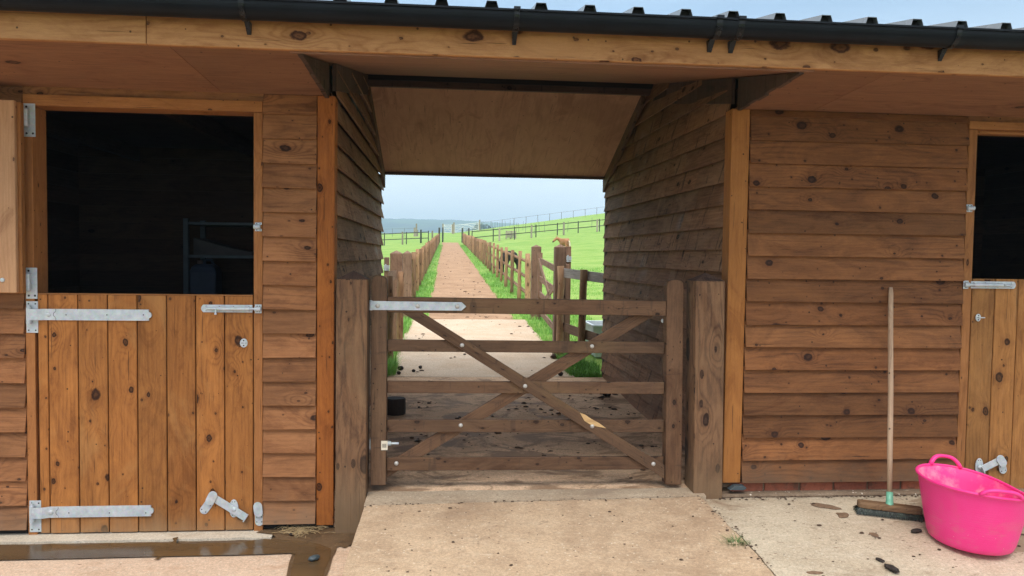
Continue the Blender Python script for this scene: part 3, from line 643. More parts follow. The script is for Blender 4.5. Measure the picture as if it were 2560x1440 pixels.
# box-profile roof sheets, both slopes
def roofz(y): return 2.400+(y+.885)*math.tan(R(11.2)) if y<1.69 else 2.400+2.575*math.tan(R(11.2))-(y-1.69)*math.tan(R(19))
mb=MB(); prof=[]; x=-4.36
pp=.2165; x0=.181-21*pp
while x0<5.5:
    prof+=[(x0-.033,0),(x0-.021,.040),(x0+.021,.040),(x0+.033,0),(x0+.085,0),(x0+.09,.004),(x0+.10,.004),(x0+.105,0)]; x0+=pp
Y3=(-.885,1.69,3.45)
V=[Vector((a,y,roofz(y)+b)) for y in Y3 for a,b in prof]+[Vector((a,y,roofz(y)+b-.0022)) for y in Y3 for a,b in prof]
n=len(prof); Fc=[]
for j in range(2):
    for i in range(n-1):
        q=j*n+i; Fc.append((q,q+1,q+n+1,q+n)); q+=3*n; Fc.append((q,q+n,q+n+1,q+1))
for i in range(n-1): Fc.append((i,3*n+i,3*n+i+1,i+1)); Fc.append((2*n+i,2*n+i+1,5*n+i+1,5*n+i))
mb.mesh(V,Fc,lambda q:(q[0],q[1]),.5); mb.build('roof',M['roof'],st)
# foam filler closing the rib ends at the eaves: one profiled strip
mb=MB(); fp=[(a,b) for a,b in prof if b in (0,.040)]; n=len(fp)
V=[]
for y in (-.85,-.80):
    for dz in (-.0035,-.03): V+=[Vector((a,y,roofz(y)+(b if dz>-.01 else 0)+dz)) for a,b in fp]
Fc=[]
for i in range(n-1): Fc+=[(i,i+1,n+i+1,n+i),(2*n+i,3*n+i,3*n+i+1,2*n+i+1),(i,2*n+i,2*n+i+1,i+1),(n+i,n+i+1,3*n+i+1,3*n+i)]
mb.mesh(V,Fc,lambda q:(q[0],q[1]),.5); mb.build('eaves_filler',M['darkvoid'],st)
# rooms behind the doors, boarded inside
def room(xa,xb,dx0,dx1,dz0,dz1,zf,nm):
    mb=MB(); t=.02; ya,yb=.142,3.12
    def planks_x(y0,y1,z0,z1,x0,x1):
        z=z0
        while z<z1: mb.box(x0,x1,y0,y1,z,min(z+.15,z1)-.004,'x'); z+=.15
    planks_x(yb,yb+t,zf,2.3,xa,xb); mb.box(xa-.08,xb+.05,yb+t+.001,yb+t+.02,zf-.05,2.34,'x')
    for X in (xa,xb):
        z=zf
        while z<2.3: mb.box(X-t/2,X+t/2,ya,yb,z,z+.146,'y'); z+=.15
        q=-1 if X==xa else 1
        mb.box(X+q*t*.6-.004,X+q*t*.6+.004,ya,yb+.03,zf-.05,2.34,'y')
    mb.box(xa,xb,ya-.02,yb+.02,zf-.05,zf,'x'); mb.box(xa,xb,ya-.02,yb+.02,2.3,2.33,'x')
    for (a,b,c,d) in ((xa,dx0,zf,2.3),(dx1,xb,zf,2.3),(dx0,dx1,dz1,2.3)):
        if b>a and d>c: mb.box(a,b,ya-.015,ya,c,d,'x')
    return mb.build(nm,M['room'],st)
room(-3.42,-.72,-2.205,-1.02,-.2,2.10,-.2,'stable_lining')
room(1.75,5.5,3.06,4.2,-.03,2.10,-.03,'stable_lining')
mb=MB()
for X in (-2.9,-1.75): mb.box(X,X+.05,.13,3.1,2.17,2.29,'y')
mb.build('rafter',M['room'],st)
# ---- left door frame
YF=-.016
fr=None
mb=MB(); mb.box(-2.226,-2.180,YF,.125,-.20,2.085,'z'); mb.box(-1.046,-.999,YF,.10,-.205,2.085,'z')
mb.box(-2.226,-.999,YF-.002,.125,2.087,2.145,'x')
fr=mb.build('door_frame',M['trim'],st,.002)
# ---- right door frame
mb=MB(); mb.box(3.030,3.083,YF,.10,-.03,2.108,'z'); mb.box(3.030,4.25,YF-.002,.10,2.110,2.157,'x'); mb.box(3.084,4.2,.03,.1,2.094,2.1098,'x'); mb.box(4.2,4.25,YF,.1,-.03,2.108,'z')
fr2=mb.build('door_frame',M['trim'],st,.002)
# ---- doors
def planks(xe,z0,z1,y0,y1):
    mb=MB()
    for a,b in zip(xe,xe[1:]): mb.box(a+.0028,b-.0028,y0+.0015*rv(),y1,z0+.002*rv(),z1,'z')
    return mb
xe=[-2.165,-2.112]+[-2.112+(1.064/7)*k for k in range(1,8)]
mb=planks(xe,-.193,1.094,-.020,.02); ld=mb.build('lower_door',M['door'],st,.003)
mb=MB(); mb.box(-2.163,-1.051,-.0185,.022,1.0945,1.101,'x'); mb.build('top_edging',M['trim'],ld,.001)
mb=MB(); mb.box(-2.163,-1.051,.022,.045,-.15,1.09,'x'); mb.build('dark_backing',M['darkvoid'],ld)  # near-black sheet behind the planks: shade of their gaps as colour
xe2=[3.090+.146*k for k in range(0,8)]
mb=planks(xe2,-.03,1.236,-.012,.025); rd=mb.build('lower_door',M['door_r'],st,.003)
mb=MB(); mb.box(3.092,4.1,.026,.05,-.0,1.23,'x'); mb.build('dark_backing',M['darkvoid'],rd)  # same near-black sheet, gap shade painted in, for the right door
# upper door leaf folded back against the left wall
A=at(36,250,-.13); B=at(36,733,-.13)
mb=planks([A.x-.146*k for k in range(8,-1,-1)],B.z,A.z,-.13,-.105); ud=mb.build('upper_door',M['leaf'],st,.003)
mb=MB(); mb.box(A.x-1.16,A.x+.012,-.104,-.066,B.z-.002,A.z-.004,'z'); mb.build('leaf_frame',M['trim'],ud,.004)
dome_b=MB(); c=at(6,700,-.13); dome(dome_b,(c.x,-.13,c.z),.012,.008); dome_b.build('bolt_head',M['galv'],ud,smooth=True)

# ---- ironwork
def xz(x,y,Y=-.022): p=at(x,y,Y); return (p.x,p.z)
def screws(mb,pts,y,r=.0042,mi=1):
    for p in pts: mb.plate(disc(p,r,r,8),y-.0012,y,mi=mi)
def strap_hinge(parent,plate,strapx,sy,tip,hole_x,boltx):
    """plate=(x0,y0,x1,y1) on the frame, strap from strapx to tip between sy=(top,bottom)"""
    mb=MB(); x0,y0,x1,y1=plate; a=xz(x0,y0); b=xz(x1,y1)
    yp=-.021
    mb.plate([(a[0],a[1]),(b[0],a[1]),(b[0],b[1]),(a[0],b[1])],yp,yp+.004)
    w=(b[0]-a[0]); h=a[1]-b[1]
    screws(mb,[(a[0]+w*.2,a[1]-h*.08),(a[0]+w*.8,a[1]-h*.08),(a[0]+w*.2,b[1]+h*.08),(a[0]+w*.8,b[1]+h*.08)],yp)
    # hinge pin and eye
    t=xz((x0+x1)/2-5,sy[0]-4); u=xz((x0+x1)/2-5,sy[1]+10)
    mb.tube([(t[0],yp-.014,t[1]),(t[0],yp-.014,u[1])],.0125,12); mb.tube([(t[0],yp-.014,t[1]+.012),(t[0],yp-.014,t[1]-.02)],.007,10)
    z1=xz(strapx,sy[0])[1]; z0=xz(strapx,sy[1])[1]
    xs0=t[0]; xs1=xz(strapx,sy[0])[0]; xt=xz(tip,sy[0])[0]
    # knuckle, joggle, strap with lobed end
    mb.hexa([(xs0,yp-.024,z0),(xs0,yp-.024,z1),(xs0,yp-.018,z1),(xs0,yp-.018,z0),(xs1-.03,yp-.022,z0),(xs1-.03,yp-.022,z1),(xs1-.03,yp-.016,z1),(xs1-.03,yp-.016,z0)])
    mb.hexa([(xs1-.03,yp-.022,z0),(xs1-.03,yp-.022,z1),(xs1-.03,yp-.016,z1),(xs1-.03,yp-.016,z0),(xs1,yp-.008,z0),(xs1,yp-.008,z1),(xs1,yp-.001,z1),(xs1,yp-.001,z0)])
    zm=(z0+z1)/2; r=(z1-z0)*.28
    pts=[(xs1,z0),(xt,z0),(xt,zm-r)]+[(xt+r*.85*math.sin(math.pi*k/6),zm-r*math.cos(math.pi*k/6)) for k in range(1,6)]+[(xt,zm+r),(xt,z1),(xs1,z1)]
    mb.plate(pts,yp-.008,yp+.001)
    for hx in hole_x:
        p=xz(hx,(sy[0]+sy[1])/2+1); mb.plate(disc(p,.0085,.0085,10),yp-.0088,yp-.008); mb.plate(disc(p,.0035,.0035,8),yp-.0096,yp-.0088,mi=1)
    # notch line
    p=xz(boltx+18,sy[0]); q=xz(boltx+18,sy[1]); mb.box(p[0]-.001,p[0]+.001,yp-.0086,yp-.008,q[1],q[1]+.012,'z',mi=1); mb.box(p[0]-.001,p[0]+.001,yp-.0086,yp-.008,p[1]-.012,p[1],'z',mi=1)
    cc=(p[0],(p[1]+q[1])/2); arc=[(cc[0]-.012*math.sin(math.pi*k/8),cc[1]+.015*math.cos(math.pi*k/8)) for k in range(9)]
    for s1,s2 in zip(arc,arc[1:]): mb.tube([(s1[0],yp-.0082,s1[1]),(s2[0],yp-.0082,s2[1])],.0012,5,mi=1,cap=False)
    p=xz(boltx,(sy[0]+sy[1])/2); dome(mb,(p[0],yp-.008,p[1]),.0125,.007)
    o=mb.build('strap_hinge',[M['galv'],M['hole']],parent,.0012); return o
strap_hinge(ld,(65,753,95,832),112,(772,800),373,(167,269,360),123)
strap_hinge(ld,(73,1252,103,1330),125,(1266.5,1293.5),378,(174,275,366),129)
def leaf_hinge(plate,leafx,sy):
    mb=MB(); x0,y0,x1,y1=plate; a=xz(x0,y0); b=xz(x1,y1); yp=-.021
    mb.plate([(a[0],a[1]),(b[0],a[1]),(b[0],b[1]),(a[0],b[1])],yp,yp+.004)
    w=b[0]-a[0]; h=a[1]-b[1]; screws(mb,[(a[0]+w*.25,b[1]+h*.1),(a[0]+w*.8,b[1]+h*.1),(a[0]+w*.25,a[1]-h*.1)],yp,.006)
    z1=xz(x0,sy[0])[1]; z0=xz(x0,sy[1])[1]; xp=a[0]+w*.34
    mb.tube([(xp,yp-.02,z1+.002),(xp,yp-.02,z0-.028)],.0135,12)
    L=at(leafx,sy[0],-.085)
    mb.hexa([(L.x-.05,-.075,z0),(L.x-.05,-.075,z1),(L.x-.05,-.069,z1),(L.x-.05,-.069,z0),(xp,yp-.034,z0),(xp,yp-.034,z1),(xp,yp-.026,z1),(xp,yp-.026,z0)])
    return mb.build('leaf_hinge',[M['galv'],M['hole']],ud,.0012)
leaf_hinge((58,258,88,342),46,(275,303)); leaf_hinge((64,669,93,747),50,(685,713))
def bolt(parent,x0,x1,y0,y1,kx0,kx1,flip,frame,Y=-.022):
    """barrel bolt: base plate x0..x1, keep kx0..kx1 on the frame"""
    mb=MB(); p=xz(x0,y0,Y); q=xz(x1,y1,Y); xa,xb=sorted((p[0],q[0])); z1,z0=p[1],q[1]; zm=(z0+z1)/2; r=.008
    tipx=xb if flip else xa; d=1 if flip else -1
    pts=[(xa,z0),(xb,z0)]+([(xb+.008,zm-.012),(xb+.012,zm),(xb+.008,zm+.012)] if flip else [])+[(xb,z1),(xa,z1)]+([] if flip else [(xa-.008,zm+.012),(xa-.012,zm),(xa-.008,zm-.012)])
    mb.plate(pts,Y,Y+.003)
    s=[xa+(xb-xa)*k for k in (.06,.33,.62,.93)]
    screws(mb,[(a,z1-.008) for a in s]+[(a,z0+.008) for a in s],Y,.005,0); screws(mb,[(a,z1-.008) for a in s]+[(a,z0+.008) for a in s],Y-.001,.002,1)
    k0,_=xz(kx0,y0,Y); k1,_=xz(kx1,y0,Y)
    fx=xa if flip else xb
    mb.tube([((k0+k1)/2,Y-.011,zm),(tipx-d*.02,Y-.011,zm)],r*.8,10)
    mb.tube([(fx+d*.01,Y-.011,zm),(fx+d*(xb-xa)*.70,Y-.011,zm)],.0112,12)
    hx=tipx-d*(xb-xa)*.27; 
    if flip: mb.tube([(hx,Y-.018,zm),(hx+.03,Y-.022,zm-.005),(hx+.045,Y-.020,zm+.004)],.005,8)
    else: mb.tube([(hx,Y-.013,zm),(hx,Y-.018,zm-.024)],.0045,8); mb.tube([(hx,Y-.018,zm-.022),(hx,Y-.019,zm-.032)],.007,8)
    o=mb.build('barrel_bolt',[M['galv'],M['hole']],parent,.0008)
    mk=MB(); ka,kb=sorted((k0,k1)); 
    mk.plate([(ka,z0-.003),(kb,z0-.003),(kb,z1+.003),(ka,z1+.003)],Y-.002,Y+.002); mk.tube([(ka+.001,Y-.011,zm),(kb-.001,Y-.011,zm)],.0135,12)
    screws(mk,[(ka+.012,z1-.006),(kb-.01,z1-.006),(ka+.012,z0+.006),(kb-.01,z0+.006)],Y-.002,.0035)
    mk.build('bolt_keep',[M['galv'],M['hole']],frame,.0008)
bolt(ld,508,631,761.5,781.5,637.5,654,False,fr)
bolt(rd,2428,2535,703,722,2408.5,2421,True,fr2,-.020)
def keep(frame,x0,x1,y0,y1,d):
    mk=MB(); p=xz(x0,y0); q=xz(x1,y1); zm=(p[1]+q[1])/2; h=(p[1]-q[1])
    for za,zb_ in ((p[1]-h*.28,p[1]),(q[1],q[1]+h*.28)): mk.plate([(p[0],za),(q[0],za),(q[0],zb_),(p[0],zb_)],-.021,-.017)
    mk.tube([(p[0]-(.004 if d<0 else 0),-.028,zm),(q[0]-(.006 if d<0 else -.006),-.028,zm)],.0125,12)
    screws(mk,[(p[0]+.01,p[1]-h*.14),(q[0]-.008,p[1]-h*.14),(p[0]+.01,q[1]+h*.14),(q[0]-.008,q[1]+h*.14)],-.021,.0032)
    mk.build('bolt_keep',[M['galv'],M['hole']],frame,.0008)
keep(fr,637,654,556,578,-1); keep(fr2,2417,2431,511,530,1)
def oval(parent,x,y,rx,rz,stub):
    mb=MB(); c=xz(x,y); mb.plate(disc(c,rx,rz,20),-.024,-.019); mb.plate(disc((c[0],c[1]+rz*.55),.0042,.0042,8),-.0255,-.024,mi=1); mb.plate(disc((c[0],c[1]-rz*.55),.0042,.0042,8),-.0255,-.024,mi=1)
    mb.box(c[0]-rx*.7,c[0]+rx*.75,-.026,-.024,c[1]-.0015,c[1]+.0015,'x',mi=1); mb.tube([(c[0]+rx*.2,-.025,c[1]),(c[0]+stub,-.04,c[1]+.001)],.0035,8)
    mb.build('ring_plate',[M['galv'],M['hole']],parent,.001)
oval(ld,609.5,857.5,.020,.0245,.012); oval(rd,2445.5,794,.0165,.022,.030)
def kick(parent,pts,Y=-.022):
    """pts in pixels: tab foot, tab bend, tongue end, bar start, bar end, pivot centre"""
    f,b,t,b0,b1,pv=[Vector(xz(*p)) for p in pts]; mb=MB()
    mb.plate(capsule(f,b,.046),Y-.001,Y+.003); e=(t-b).normalized()
    mb.plate(capsule(b+e*.012,t,.049),Y-.018,Y-.013)
    n=Vector((-e.y,e.x)); q=[b-n*.023,b+n*.023]; mb.hexa([(q[0].x,Y-.001,q[0].y),(q[0].x,Y+.002,q[0].y),(q[1].x,Y+.002,q[1].y),(q[1].x,Y-.001,q[1].y)]+[(q[0].x+e.x*.014,Y-.018,q[0].y+e.y*.014),(q[0].x+e.x*.014,Y-.014,q[0].y+e.y*.014),(q[1].x+e.x*.014,Y-.014,q[1].y+e.y*.014),(q[1].x+e.x*.014,Y-.018,q[1].y+e.y*.014)])
    d=(b1-b0).normalized(); n=Vector((-d.y,d.x))*.0205
    mb.plate([tuple(b0-n),tuple(b1-n),tuple(b1+n),tuple(b0+n)],Y-.012,Y-.006)
    mb.plate([tuple(b1-n),tuple(b1-n+d*.006),tuple(b1+n+d*.006),tuple(b1+n)],Y-.030,Y-.006)
    mb.plate(disc((pv.x,pv.y),.0245,.050,18),Y-.002,Y+.003); dome(mb,(pv.x+d.x*.004,Y-.012,pv.y+d.y*.004),.0125,.006)
    f2=(f-b).normalized(); m=Vector((-f2.y,f2.x))
    screws(mb,[tuple(b+f2*.014+m*.013),tuple(b+f2*.014-m*.013),tuple(f+f2*.004+m*.013),tuple(f+f2*.004-m*.013),(pv.x+.006,pv.y+.037),(pv.x-.008,pv.y-.037),(pv.x+.008,pv.y-.037),(pv.x-.008,pv.y+.037)],Y-.001,.0035)
    return mb.build('kick_latch',[M['galv'],M['hole']],parent,.001)
kick(ld,[(510.5,1275),(525,1255),(534,1237),(540,1246),(615,1292),(584.5,1271)])
kick(rd,[(2508,1175),(2505,1160),(2496,1146),(2492,1152),(2452,1172),(2448,1166)])
mb=MB(); f=Vector(xz(648,1305)); b=Vector(xz(647.5,1289)); t=Vector(xz(645.5,1264))
mb.plate(capsule(f,b,.046),-.020,-.016); mb.plate(capsule(b+Vector((0,.02)),t,.047),-.036,-.031)
mb.hexa([(b.x-.023,-.020,b.y),(b.x-.023,-.017,b.y),(b.x+.023,-.017,b.y),(b.x+.023,-.020,b.y),(b.x-.024,-.036,b.y+.018),(b.x-.024,-.032,b.y+.018),(b.x+.023,-.032,b.y+.018),(b.x+.023,-.036,b.y+.018)])
screws(mb,[(f.x-.013,f.y),(f.x+.013,f.y),(b.x-.013,b.y-.008),(b.x+.013,b.y-.008)],-.020,.0035); mb.build('kick_keep',[M['galv'],M['hole']],fr,.001)

# ================================================================== gate in the passage mouth
def square_post(name,label,x0,x1,y0,y1,z0,z1,zap,mat,group=None,lean=0.):
    o=thing(name,label,'gate post',((x0+x1)/2,(y0+y1)/2,z0),group)
    mb=MB(); mb.hexa([(x0+lean,y0,z0),(x0+lean,y1,z0),(x1+lean,y1,z0),(x1+lean,y0,z0),(x0,y0,z1),(x0,y1,z1),(x1,y1,z1),(x1,y0,z1)]); mb.build('shaft',mat,o,.004)
    mb=MB(); cx,cy=(x0+x1)/2,(y0+y1)/2; V=[Vector(p) for p in ((x0,y0,z1),(x1,y0,z1),(x1,y1,z1),(x0,y1,z1),(cx,cy,zap))]
    mb.mesh(V,[(0,1,4),(1,2,4),(2,3,4),(3,0,4),(3,2,1,0)],lambda q:(q[0]*.3+q[1],q[0]),.3); mb.build('pointed_cap',M['passd'] if mat==M['gpost'] else mat,o,.002); return o
square_post('gate_post','thick weathered gate post with a point, beside the strap hinge',-.595,-.430,-.08,.085,-.20,1.195,1.240,M['gpost'],lean=-.003)
square_post('gate_post','thick weathered gate post with swirling grain and point, at the latch side',1.392,1.562,-.08,.085,-.05,1.206,1.252,M['gpost'],lean=.016)
ga=thing('field_gate','brown five bar timber gate closing the passage','gate',(.47,.03,.03))
def dn(x): return -.0085*(x+.33)/1.6
mb=MB(); V=[(-.415,.043),(-.330,.043),(-.331,1.175),(-.337,1.197),(-.352,1.210),(-.374,1.215),(-.396,1.211),(-.410,1.198),(-.416,1.175)]
mb.plate(V,-.005,.07); 
hs=mb.build('hinge_stile',M['gate'],ga,.003)
for l in hs.data.uv_layers[0].data: l.uv=(l.uv[1],l.uv[0])
mb=MB(); V=[(1.268,.026),(1.362,.024),(1.348,1.178),(1.34,1.197),(1.322,1.208),(1.298,1.210),(1.274,1.206),(1.256,1.196),(1.250,1.178)]; mb.plate(V,-.005,.07); cs=mb.build('closing_stile',M['gate'],ga,.003)
for l in cs.data.uv_layers[0].data: l.uv=(l.uv[1],l.uv[0])
for k,(z0,z1) in enumerate(((1.010,1.095),(.790,.857),(.556,.624),(.334,.405),(.116,.191))):
    mb=MB(); ya,yb_=(.0,.066) if k==0 else (.022,.044); xa,xb=-.3285,1.2495+.003*k
    mb.hexa([(xa,ya,z0),(xa,ya,z1),(xa,yb_,z1),(xa,yb_,z0),(xb,ya,z0+dn(xb)),(xb,ya,z1+dn(xb)),(xb,yb_,z1+dn(xb)),(xb,yb_,z0+dn(xb))]); mb.build('top_rail' if k==0 else 'rail',M['gate'],ga,.003)
mb=MB(); a,b,c,d=(-.245,1.0085),(-.133,1.0085),(1.262,.136),(1.262,.058)
mb.hexa([(a[0],.002,a[1]),(a[0],.021,a[1]),(b[0],.021,b[1]),(b[0],.002,b[1]),(d[0],.002,d[1]),(d[0],.021,d[1]),(c[0],.021,c[1]),(c[0],.002,c[1])]); fb=mb.build('brace',M['gate'],ga,.002)
sp=[xz(1450,1032,.0),xz(1462,1036,.0),xz(1478,1047,.0),xz(1498,1058,.0),xz(1516,1071,.0),xz(1500,1068,.0),xz(1478,1063,.0),xz(1461,1052,.0)]
mb=MB(); mb.plate(sp,.0002,.004); mb.build('bare_splinter',M['raw'],fb,.0005)
mb=MB(); P=[at(1581,786.5,.055),at(1638,786.5,.055),at(985,1184,.055),at(963,1166,.055)]
a,b,c,d=[(p.x,p.z) for p in P]
lo=at(970,1195,.055); hi=at(968,1158,.055)
mb.hexa([(a[0],.045,a[1]),(a[0],.064,a[1]),(b[0],.064,b[1]),(b[0],.045,b[1]),(-.333,.045,hi.z),(-.333,.064,hi.z),(-.333,.064,lo.z),(-.333,.045,lo.z)]); mb.build('brace',M['gate'],ga,.002)
# strap and bolts
mb=MB(); yS=-.0095
mb.plate([(-.420,1.024),(.082,1.0235),(.108,1.047),(.082,1.071),(-.420,1.074)],yS,-.0045); 
mb.tube([(-.418,.0,1.022),(-.418,.0,1.077)],.010,10)
hsp=mb.build('hinge_strap',M['galv'],ga,.001)
for x in (-.381,-.161,.058): mb=MB(); dome(mb,(x,yS,1.048),.013,.008,12); mb.build('bolt_head',M['bolt'],hsp,smooth=True)
for x,z,y in ((.087,.829,.002),(.828,.823,.022),(.445,.598,.002),(.085,.372,.022),(.834,.367,.002),(-.274,.158,.022),(1.195,.146,.002)):
    mb=MB(); dome(mb,(x,y,z),.0125,.009,12); mb.build('bolt_head',M['bolt'],ga,smooth=True)
mb=MB(); p=at(936,1110,.02); mb.box(-.423,-.405,.01,.06,p.z-.028,p.z+.028,'z'); mb.build('hinge_band',M['galv'],ga,.001); mb=MB(); mb.tube([(-.332,.03,p.z),(-.306,.03,p.z),(-.3055,.03,p.z),(-.262,.03,p.z)],[.014,.014,.007,.007],8); mb.build('eye_bolt',M['galv'],ga,.001)
mb=MB(); a=at(953,1102,-.006); b=at(969,1125,-.006); mb.box(a.x,b.x,-.0085,-.0065,b.z,a.z,'x'); tg=mb.build('paper_tag',M['tag'],ga)
mb=MB()
for k in range(7): xx=a.x+.007+k*.0033; mb.box(xx,xx+.0016,-.0092,-.0086,b.z+.014,a.z-.016,'z')
mb.build('bar_marks',M['ink'],tg)
mb=MB(); p=at(1657,802,.07); mb.tube([(p.x,.07,p.z),(p.x+.02,.1,p.z)],.012,10); mb.build('latch_knob',M['galv'],ga)

# ================================================================== broom, tub, odds and ends on the right yard
hb=atz(2224,1296,-.06)
top=at(2227,719,-.035)
g0=r_ground(hb.x,hb.y)
br=thing('broom','yard broom with long wooden handle leaning on the boarded wall','broom',(hb.x,hb.y,g0))
sock=at(2224,1256,hb.y); 
base=Vector((sock.x,hb.y,sock.z)); d=(top-base)
pts=[base+d*t for t in (.02,.25,.5,.75,.97,1.0)]; pts[2]+=Vector((.003,0,0))
mb=MB(); mb.tube(pts,[.0125,.0145,.0145,.014,.0138,.010],12); mb.build('handle',M['broomw'],br,smooth=True)
dn_=d.normalized()
mb=MB(); mb.tube([base-dn_*.022,base-dn_*.012,base+dn_*.01,base+dn_*.055],[.023,.020,.0185,.017],14); mb.build('socket',M['socket'],br,smooth=True)
# head: long block, turned a little so its right end comes nearer
Lh=at(2149,1252,hb.y+.035); Rh=at(2299,1276,hb.y-.035)
cx=Vector(((Lh.x+Rh.x)/2,hb.y,base.z-.024)); ax=Vector((Rh.x-Lh.x,-.11,(Rh.z-Lh.z)*.30)); hl=ax.length/2; ax.normalize()
sd=Vector((-ax.y,ax.x,0)).normalized(); up=ax.cross(sd).normalized(); up=up if up.z>0 else -up
mb=MB()
secs=[(-1,.55,.0),(-.93,.85,.0),(-.8,1,0),(.8,1,0),(.93,.85,0),(1,.55,0)]
V=[]
for s_,w,_ in secs:
    c=cx+ax*hl*s_
    for a,b in ((-1,-1),(1,-1),(1,.45),(.72,1),(-.72,1),(-1,.45)): V.append(c+sd*.034*w*a+up*.017*b)
n=6; Fc=[(i*n+k,i*n+(k+1)%n,(i+1)*n+(k+1)%n,(i+1)*n+k) for i in range(5) for k in range(n)]+[tuple(range(n-1,-1,-1)),tuple(5*n+k for k in range(n))]
mb.mesh(V,Fc,lambda q:(q[0],q[1]+q[2]),.5); mb.build('head',M['broomh'],br,.003)
mb=MB(); zg=lambda q:r_ground(q.x,q.y)+.002
for i in range(23):
    for j in range(4):
        c=cx+ax*hl*(-.93+1.86*i/22)+sd*(-.026+.0173*j)-up*.017
        for k in range(26):
            p=c+ax*random.gauss(0,.003)+sd*random.gauss(0,.003); 
            sp=(ax*random.gauss((i-11)/11*.014,.007)+sd*random.gauss((j-1.5)*.011,.006))
            q=p-Vector((0,0,p.z-zg(p)))*(.82+.2*rv())+sp; m=(p+q)/2+sp*.2
            w=ax*.0012; mb.face([p-w,p+w,m+w,m-w],[(0,0)]*4,rv()); mb.face([m-w,m+w,q+w*.5,q-w*.5],[(0,0)]*4,rv())
def bristle():
    t=NT('dark_bristle'); r=t.rnd(); c=t.ramp(r,[(0,(.006,.009,.008,1)),(.7,(.02,.032,.024,1)),(1,(.07,.095,.07,1))]); return t.set(c,.45,0,.4)
mb.build('bristles',bristle(),br,recalc=False)
# tub
tc=atz(2423,1371,-.10); tz=r_ground(tc.x,tc.y)+.003
tub=thing('tub_trug','bright pink flexible rubber tub with two loop handles','tub',(tc.x,tc.y,tz))
NS=64; HA=R(79)     # handles' axis
def tubr(t,h):   # radius and rim height, slightly oval, squeezed towards the handles
    r=.190+(.258-.190)*(h**.85); return r*(1+(.05+.085*h)*math.cos(2*(t-HA)))
def tilt(t,h): return -(.006+.020*h)*math.cos(t)+.004
def rimz(t): 
    return .296+.010*math.cos(2*(t-HA))
V=[];rows=[];prof=[(0,.0),(.03,.985),(.1,1),(.3,1),(.5,1),(.7,1),(.85,1),(.95,1.0),(.985,1.012),(1.,1.03)]
for h,k in prof:
    for i in range(NS):
        t=2*math.pi*i/NS; r=tubr(t,h)*(k if k else .93); V.append(Vector((tc.x+r*math.cos(t),tc.y+r*math.sin(t),tz+rimz(t)*h+tilt(t,h))))
nr=len(prof); Fc=[(j*NS+i,j*NS+(i+1)%NS,(j+1)*NS+(i+1)%NS,(j+1)*NS+i) for j in range(nr-1) for i in range(NS)]
Fc.append(tuple(range(NS-1,-1,-1)))
mb=MB(); mb.mesh(V,Fc,lambda q:(q[0],q[1]),.5)
# rolled lip
lip=[]
for i in range(NS+1):
    t=2*math.pi*i/NS; r=tubr(t,1)*1.012; lip.append(Vector((tc.x+r*math.cos(t),tc.y+r*math.sin(t),tz+rimz(t)+tilt(t,1.))))
mb.tube(lip,.0075,8,cap=False)
tb=mb.build('body',M['pink'],tub,smooth=True,recalc=False)
V=[]
prof2=[(1.,1.0),(.95,.975),(.8,.97),(.6,.97),(.4,.97),(.2,.97),(.08,.96),(.035,.85),(.03,.4),(.03,.02)]
for h,k in prof2:
    for i in range(NS):
        t=2*math.pi*i/NS; r=tubr(t,h)*k; V.append(Vector((tc.x+r*math.cos(t),tc.y+r*math.sin(t),tz+rimz(t)*h+tilt(t,h))))
nr=len(prof2); Fc=[(j*NS+i,j*NS+(i+1)%NS,(j+1)*NS+(i+1)%NS,(j+1)*NS+i) for j in range(nr-1) for i in range(NS)]
mb=MB(); mb.mesh(V,Fc,lambda q:(q[0],q[1]),.5); mb.build('inside',M['pinkin'],tub,smooth=True,recalc=False)
for s_ in (0,math.pi):
    mb=MB(); pts=[];rad=[]
    for k in range(17):
        u=-1+2*k/16; t=HA+s_+u*(.27 if s_==0 else .33); r=tubr(t,1)*1.012+.006*(1-u*u); lift=(.050 if s_==0 else .034)*max(0,(1-abs(u)**3.2))
        pts.append(Vector((tc.x+r*math.cos(t),tc.y+r*math.sin(t),tz+rimz(t)+lift+tilt(t,1.)))); rad.append(.0105+.003*abs(u))
    mb.tube(pts,rad,10,flat=.8)
    for u in (-.9,.9):
        pass
    mb.build('handle',M['pink'],tub,smooth=True)
# slate scrap by the right corner post
a=at(1843,1217,-.03)
sl=MB(); sl.plate([(a.x-.055,a.z-.012),(a.x-.02,a.z+.012),(a.x+.035,a.z+.010),(a.x+.048,a.z-.004),(a.x+.03,a.z-.014)],-.055,-.012); 
tag(sl.build('slate_scrap',M['slate'],None,.002),'small dark slate scrap lying under the foot of the orange corner post','slate')
# clods
def clod(px,py,z,size,label,mat='dung',seed=0,flat=.6,el=1.35,cat='dung',name='dung_clod',group=None,fn=None):
    p=atz(px,py,z)
    if fn: p=fn
    import bmesh
    b=bmesh.new(); bmesh.ops.create_icosphere(b,subdivisions=3,radius=1.)
    rot=seed*1.7
    for v in b.verts:
        n=1+.30*mnoise.noise(v.co*1.6+Vector((seed,3,1)))+.16*mnoise.noise(v.co*5+Vector((seed,0,7)))
        c=v.co*n; c=Vector((c.x*el,c.y*.8,c.z*flat)); v.co=Matrix.Rotation(rot,3,'Z')@c*size
    zl=min(v.co.z for v in b.verts)
    for v in b.verts: v.co.z-=zl*.85
    me=bpy.data.meshes.new(name); b.to_mesh(me); b.free(); me.materials.append(M[mat]); me.polygons.foreach_set('use_smooth',[True]*len(me.polygons))
    o=bpy.data.objects.new(name,me); COL.objects.link(o); o.location=(p.x,p.y,z if not fn else p.z); tag(o,label,cat,group); return o
def rg(px,py):
    z=-.07
    for _ in range(6): p=atz(px,py,z); z=r_ground(p.x,p.y)
    return z
